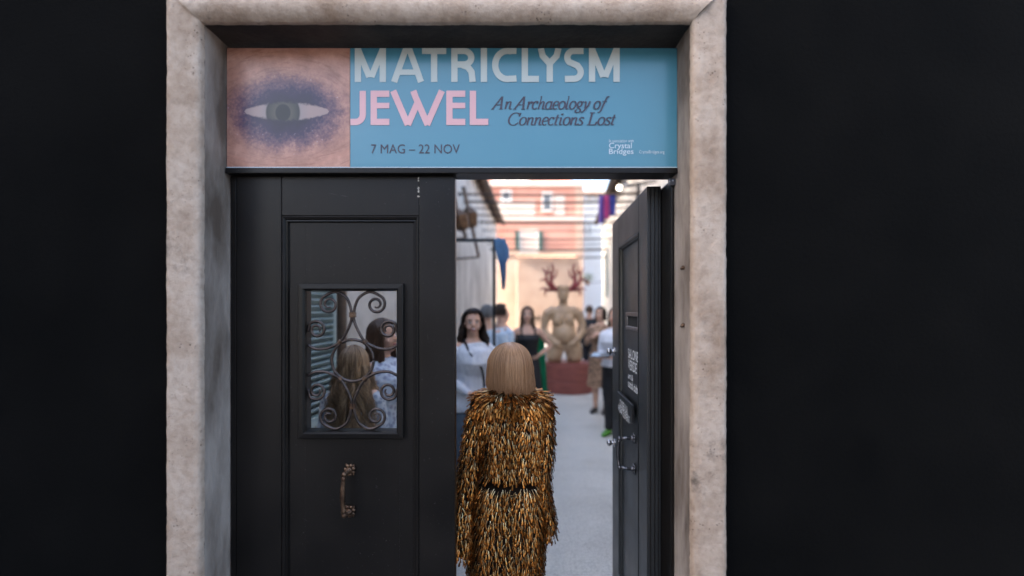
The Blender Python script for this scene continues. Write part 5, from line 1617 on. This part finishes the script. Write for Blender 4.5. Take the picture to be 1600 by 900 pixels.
armR = Surf([(gx(842), GY, gz(628), .048, .06), (gx(848), GY, gz(652), .051, .068), (gx(849), GY - .01, gz(700), .050, .062), (gx(845), GY - .005, gz(750), .044, .054), (gx(848), GY + .01, gz(785), .046, .054), (gx(851), GY + .03, gz(815), .056, .058), (gx(850), GY + .04, gz(836), .062, .060)])
armL = Surf([(gx(753), GY, gz(628), .050, .06), (gx(746), GY, gz(652), .052, .068), (gx(738), GY - .005, gz(700), .050, .062), (gx(730), GY - .01, gz(750), .050, .058), (gx(725), GY - .02, gz(795), .048, .054), (gx(722), GY - .03, gz(830), .058, .060), (gx(721), GY - .03, gz(858), .064, .062)])
for sf_ in (jacket, skirt): sf_.ax = (0, 0, -1)
b = BM(); jacket.mesh(b); armR.mesh(b); armL.mesh(b)
coat = voxel('jacket', b, .009, M['coat_base'], None, 2); give(coat)
b = BM(); skirt.mesh(b, 36); skirt_o = give(obj('skirt', b, M['coat_base'], None, True))
TAS = []                                       # (base position, axis, normal, length, end half width, owner)
rt = np.random.RandomState(11)
def sow(surf, row, gap, length, wid, owner, lift=.26, jit=.27, clip=None, sag=.15):
    n = len(surf.c)
    arc_ = 0.0
    f = 0.0
    rows = []
    prev = None
    samples = [(i / 4) for i in range(4 * (n - 1))]
    last = -1e9; s = 0.0
    for f in samples:
        p = np.array([surf.pos(f, a) for a in (0, math.pi / 2)])
        if prev is not None: s += np.linalg.norm(p - prev, axis=1).max()
        prev = p
        if s - last >= row:
            rows.append((f, s)); last = s
    for f, s in rows:
        i = min(int(f), n - 1)
        per = 2 * math.pi * math.sqrt((surf.ra[i] ** 2 + surf.rb[i] ** 2) / 2)
        cnt = max(8, int(per / gap))
        ph = rt.uniform(0, 6.28)
        for k in range(cnt):
            a = ph + 2 * math.pi * (k + rt.uniform(-.4, .4)) / cnt
            ff = min(max(f + rt.uniform(-.9, .9) * 1.0, 0), n - 1.02)
            p = surf.pos(ff, a)
            d = surf.pos(min(ff + .6, n - 1.01), a) - surf.pos(max(ff - .6, 0), a)
            d /= np.linalg.norm(d) + 1e-9
            e = surf.pos(ff, a + .05) - surf.pos(ff, a - .05); e /= np.linalg.norm(e) + 1e-9
            nr = np.cross(e, d); nr /= np.linalg.norm(nr) + 1e-9
            c = surf.c[min(int(ff), n - 1)]
            if np.dot(nr, p - c) < 0: nr = -nr
            if clip and clip(p, nr): continue
            ax = d + nr * (lift + rt.uniform(-.22, .24)) + e * rt.normal(0, jit) + np.array([0, 0, -sag])
            ax /= np.linalg.norm(ax)
            TAS.append((p + nr * .002, ax, nr, length * rt.uniform(.75, 1.2), wid * rt.uniform(.7, 1.25), owner))
back = lambda p, nr: nr[1] > .75
sow(jacket, .0128, .0122, .040, .0047, 'jacket', clip=lambda p, nr: back(p, nr) or p[2] > gz(622) or p[2] < gz(746) + .027)
sow(armR, .0130, .0122, .039, .0046, 'jacket', clip=lambda p, nr: back(p, nr) or p[2] > gz(632))
sow(armL, .0130, .0122, .039, .0046, 'jacket', clip=lambda p, nr: back(p, nr) or p[2] > gz(632))
sow(skirt, .0128, .0122, .040, .0047, 'skirt', clip=lambda p, nr: back(p, nr) or p[2] > gz(752.5))
# long collar fringe lying over the shoulders
n0 = len(TAS)
sow(jacket, .014, .0145, .070, .0062, 'collar', lift=.12, jit=.30, sag=.02, clip=lambda p, nr: nr[1] > .8 or p[2] < gz(634))
print('tassels', len(TAS), len(TAS) - n0)
PROFILE = [(0.0, .26), (.5, .36), (.80, .95), (.93, 1.0), (1.0, .72)]
def tassel_arrays(T):
    V, F, A = [], [], []
    for p, ax, nr, L_, w, _ in T:
        side = np.cross(ax, nr); side /= np.linalg.norm(side) + 1e-9
        up = np.cross(side, ax)
        b0 = len(V)
        for t, k in PROFILE:
            c = p + ax * L_ * t
            hw, th = w * k, w * k * .45
            V += [c + side * hw, c + up * th, c - side * hw, c - up * th]
            A += [t] * 4
        for j in range(len(PROFILE) - 1):
            o = b0 + 4 * j
            for q in range(4): F.append((o + q, o + (q + 1) % 4, o + 4 + (q + 1) % 4, o + 4 + q))
        e = b0 + 4 * (len(PROFILE) - 1)
        F.append((e, e + 1, e + 2, e + 3))
    return V, F, A
def tassel_mesh(name, T, mat):
    V, F, A = tassel_arrays(T)
    me = bpy.data.meshes.new(name)
    me.from_pydata([tuple(v) for v in V], [], F)
    at = me.attributes.new('along', 'FLOAT', 'POINT')
    at.data.foreach_set('value', np.array(A, dtype=np.float32))
    me.update()
    me.materials.append(mat)
    return me
# the largest ones are single parts, the rest one mass
front = [i for i, t in enumerate(TAS) if t[2][1] < .15]
front.sort(key=lambda i: -(TAS[i][3] * TAS[i][4]))
single = set([i for i in front if TAS[i][5] in ('jacket', 'collar')][:290])
unit = [tassel_mesh('tassel', [(np.zeros(3), np.array([0, 0, -1.]), np.array([0, -1., 0]), 1.0, w_, '')], M['tassel']) for w_ in (.078, .092, .106)]
for i in single:
    p, ax, nr, L_, w, _ = TAS[i]
    side = np.cross(ax, nr); side /= np.linalg.norm(side)
    up = np.cross(side, ax)
    ratio = w / L_
    me = unit[min(range(3), key=lambda q: abs((.078, .092, .106)[q] - ratio))]
    o = bpy.data.objects.new('tassel', me); COL.objects.link(o)
    o.parent = coat
    # unit tassel: axis -z, normal -y, side = cross(-z, -y) = -x
    mt = Matrix(((-side[0] * L_, -up[0] * L_, -ax[0] * L_, p[0]), (-side[1] * L_, -up[1] * L_, -ax[1] * L_, p[1]), (-side[2] * L_, -up[2] * L_, -ax[2] * L_, p[2]), (0, 0, 0, 1)))
    o.matrix_basis = mt
for own, par in (('jacket', coat), ('skirt', skirt_o)):
    rest = [t for i, t in enumerate(TAS) if i not in single and (t[5] == own or (own == 'jacket' and t[5] == 'collar'))]
    o = link('tassel_mass', tassel_mesh('tassel_mass', rest, M['tassel']), None, par)
    o['kind'] = 'stuff'
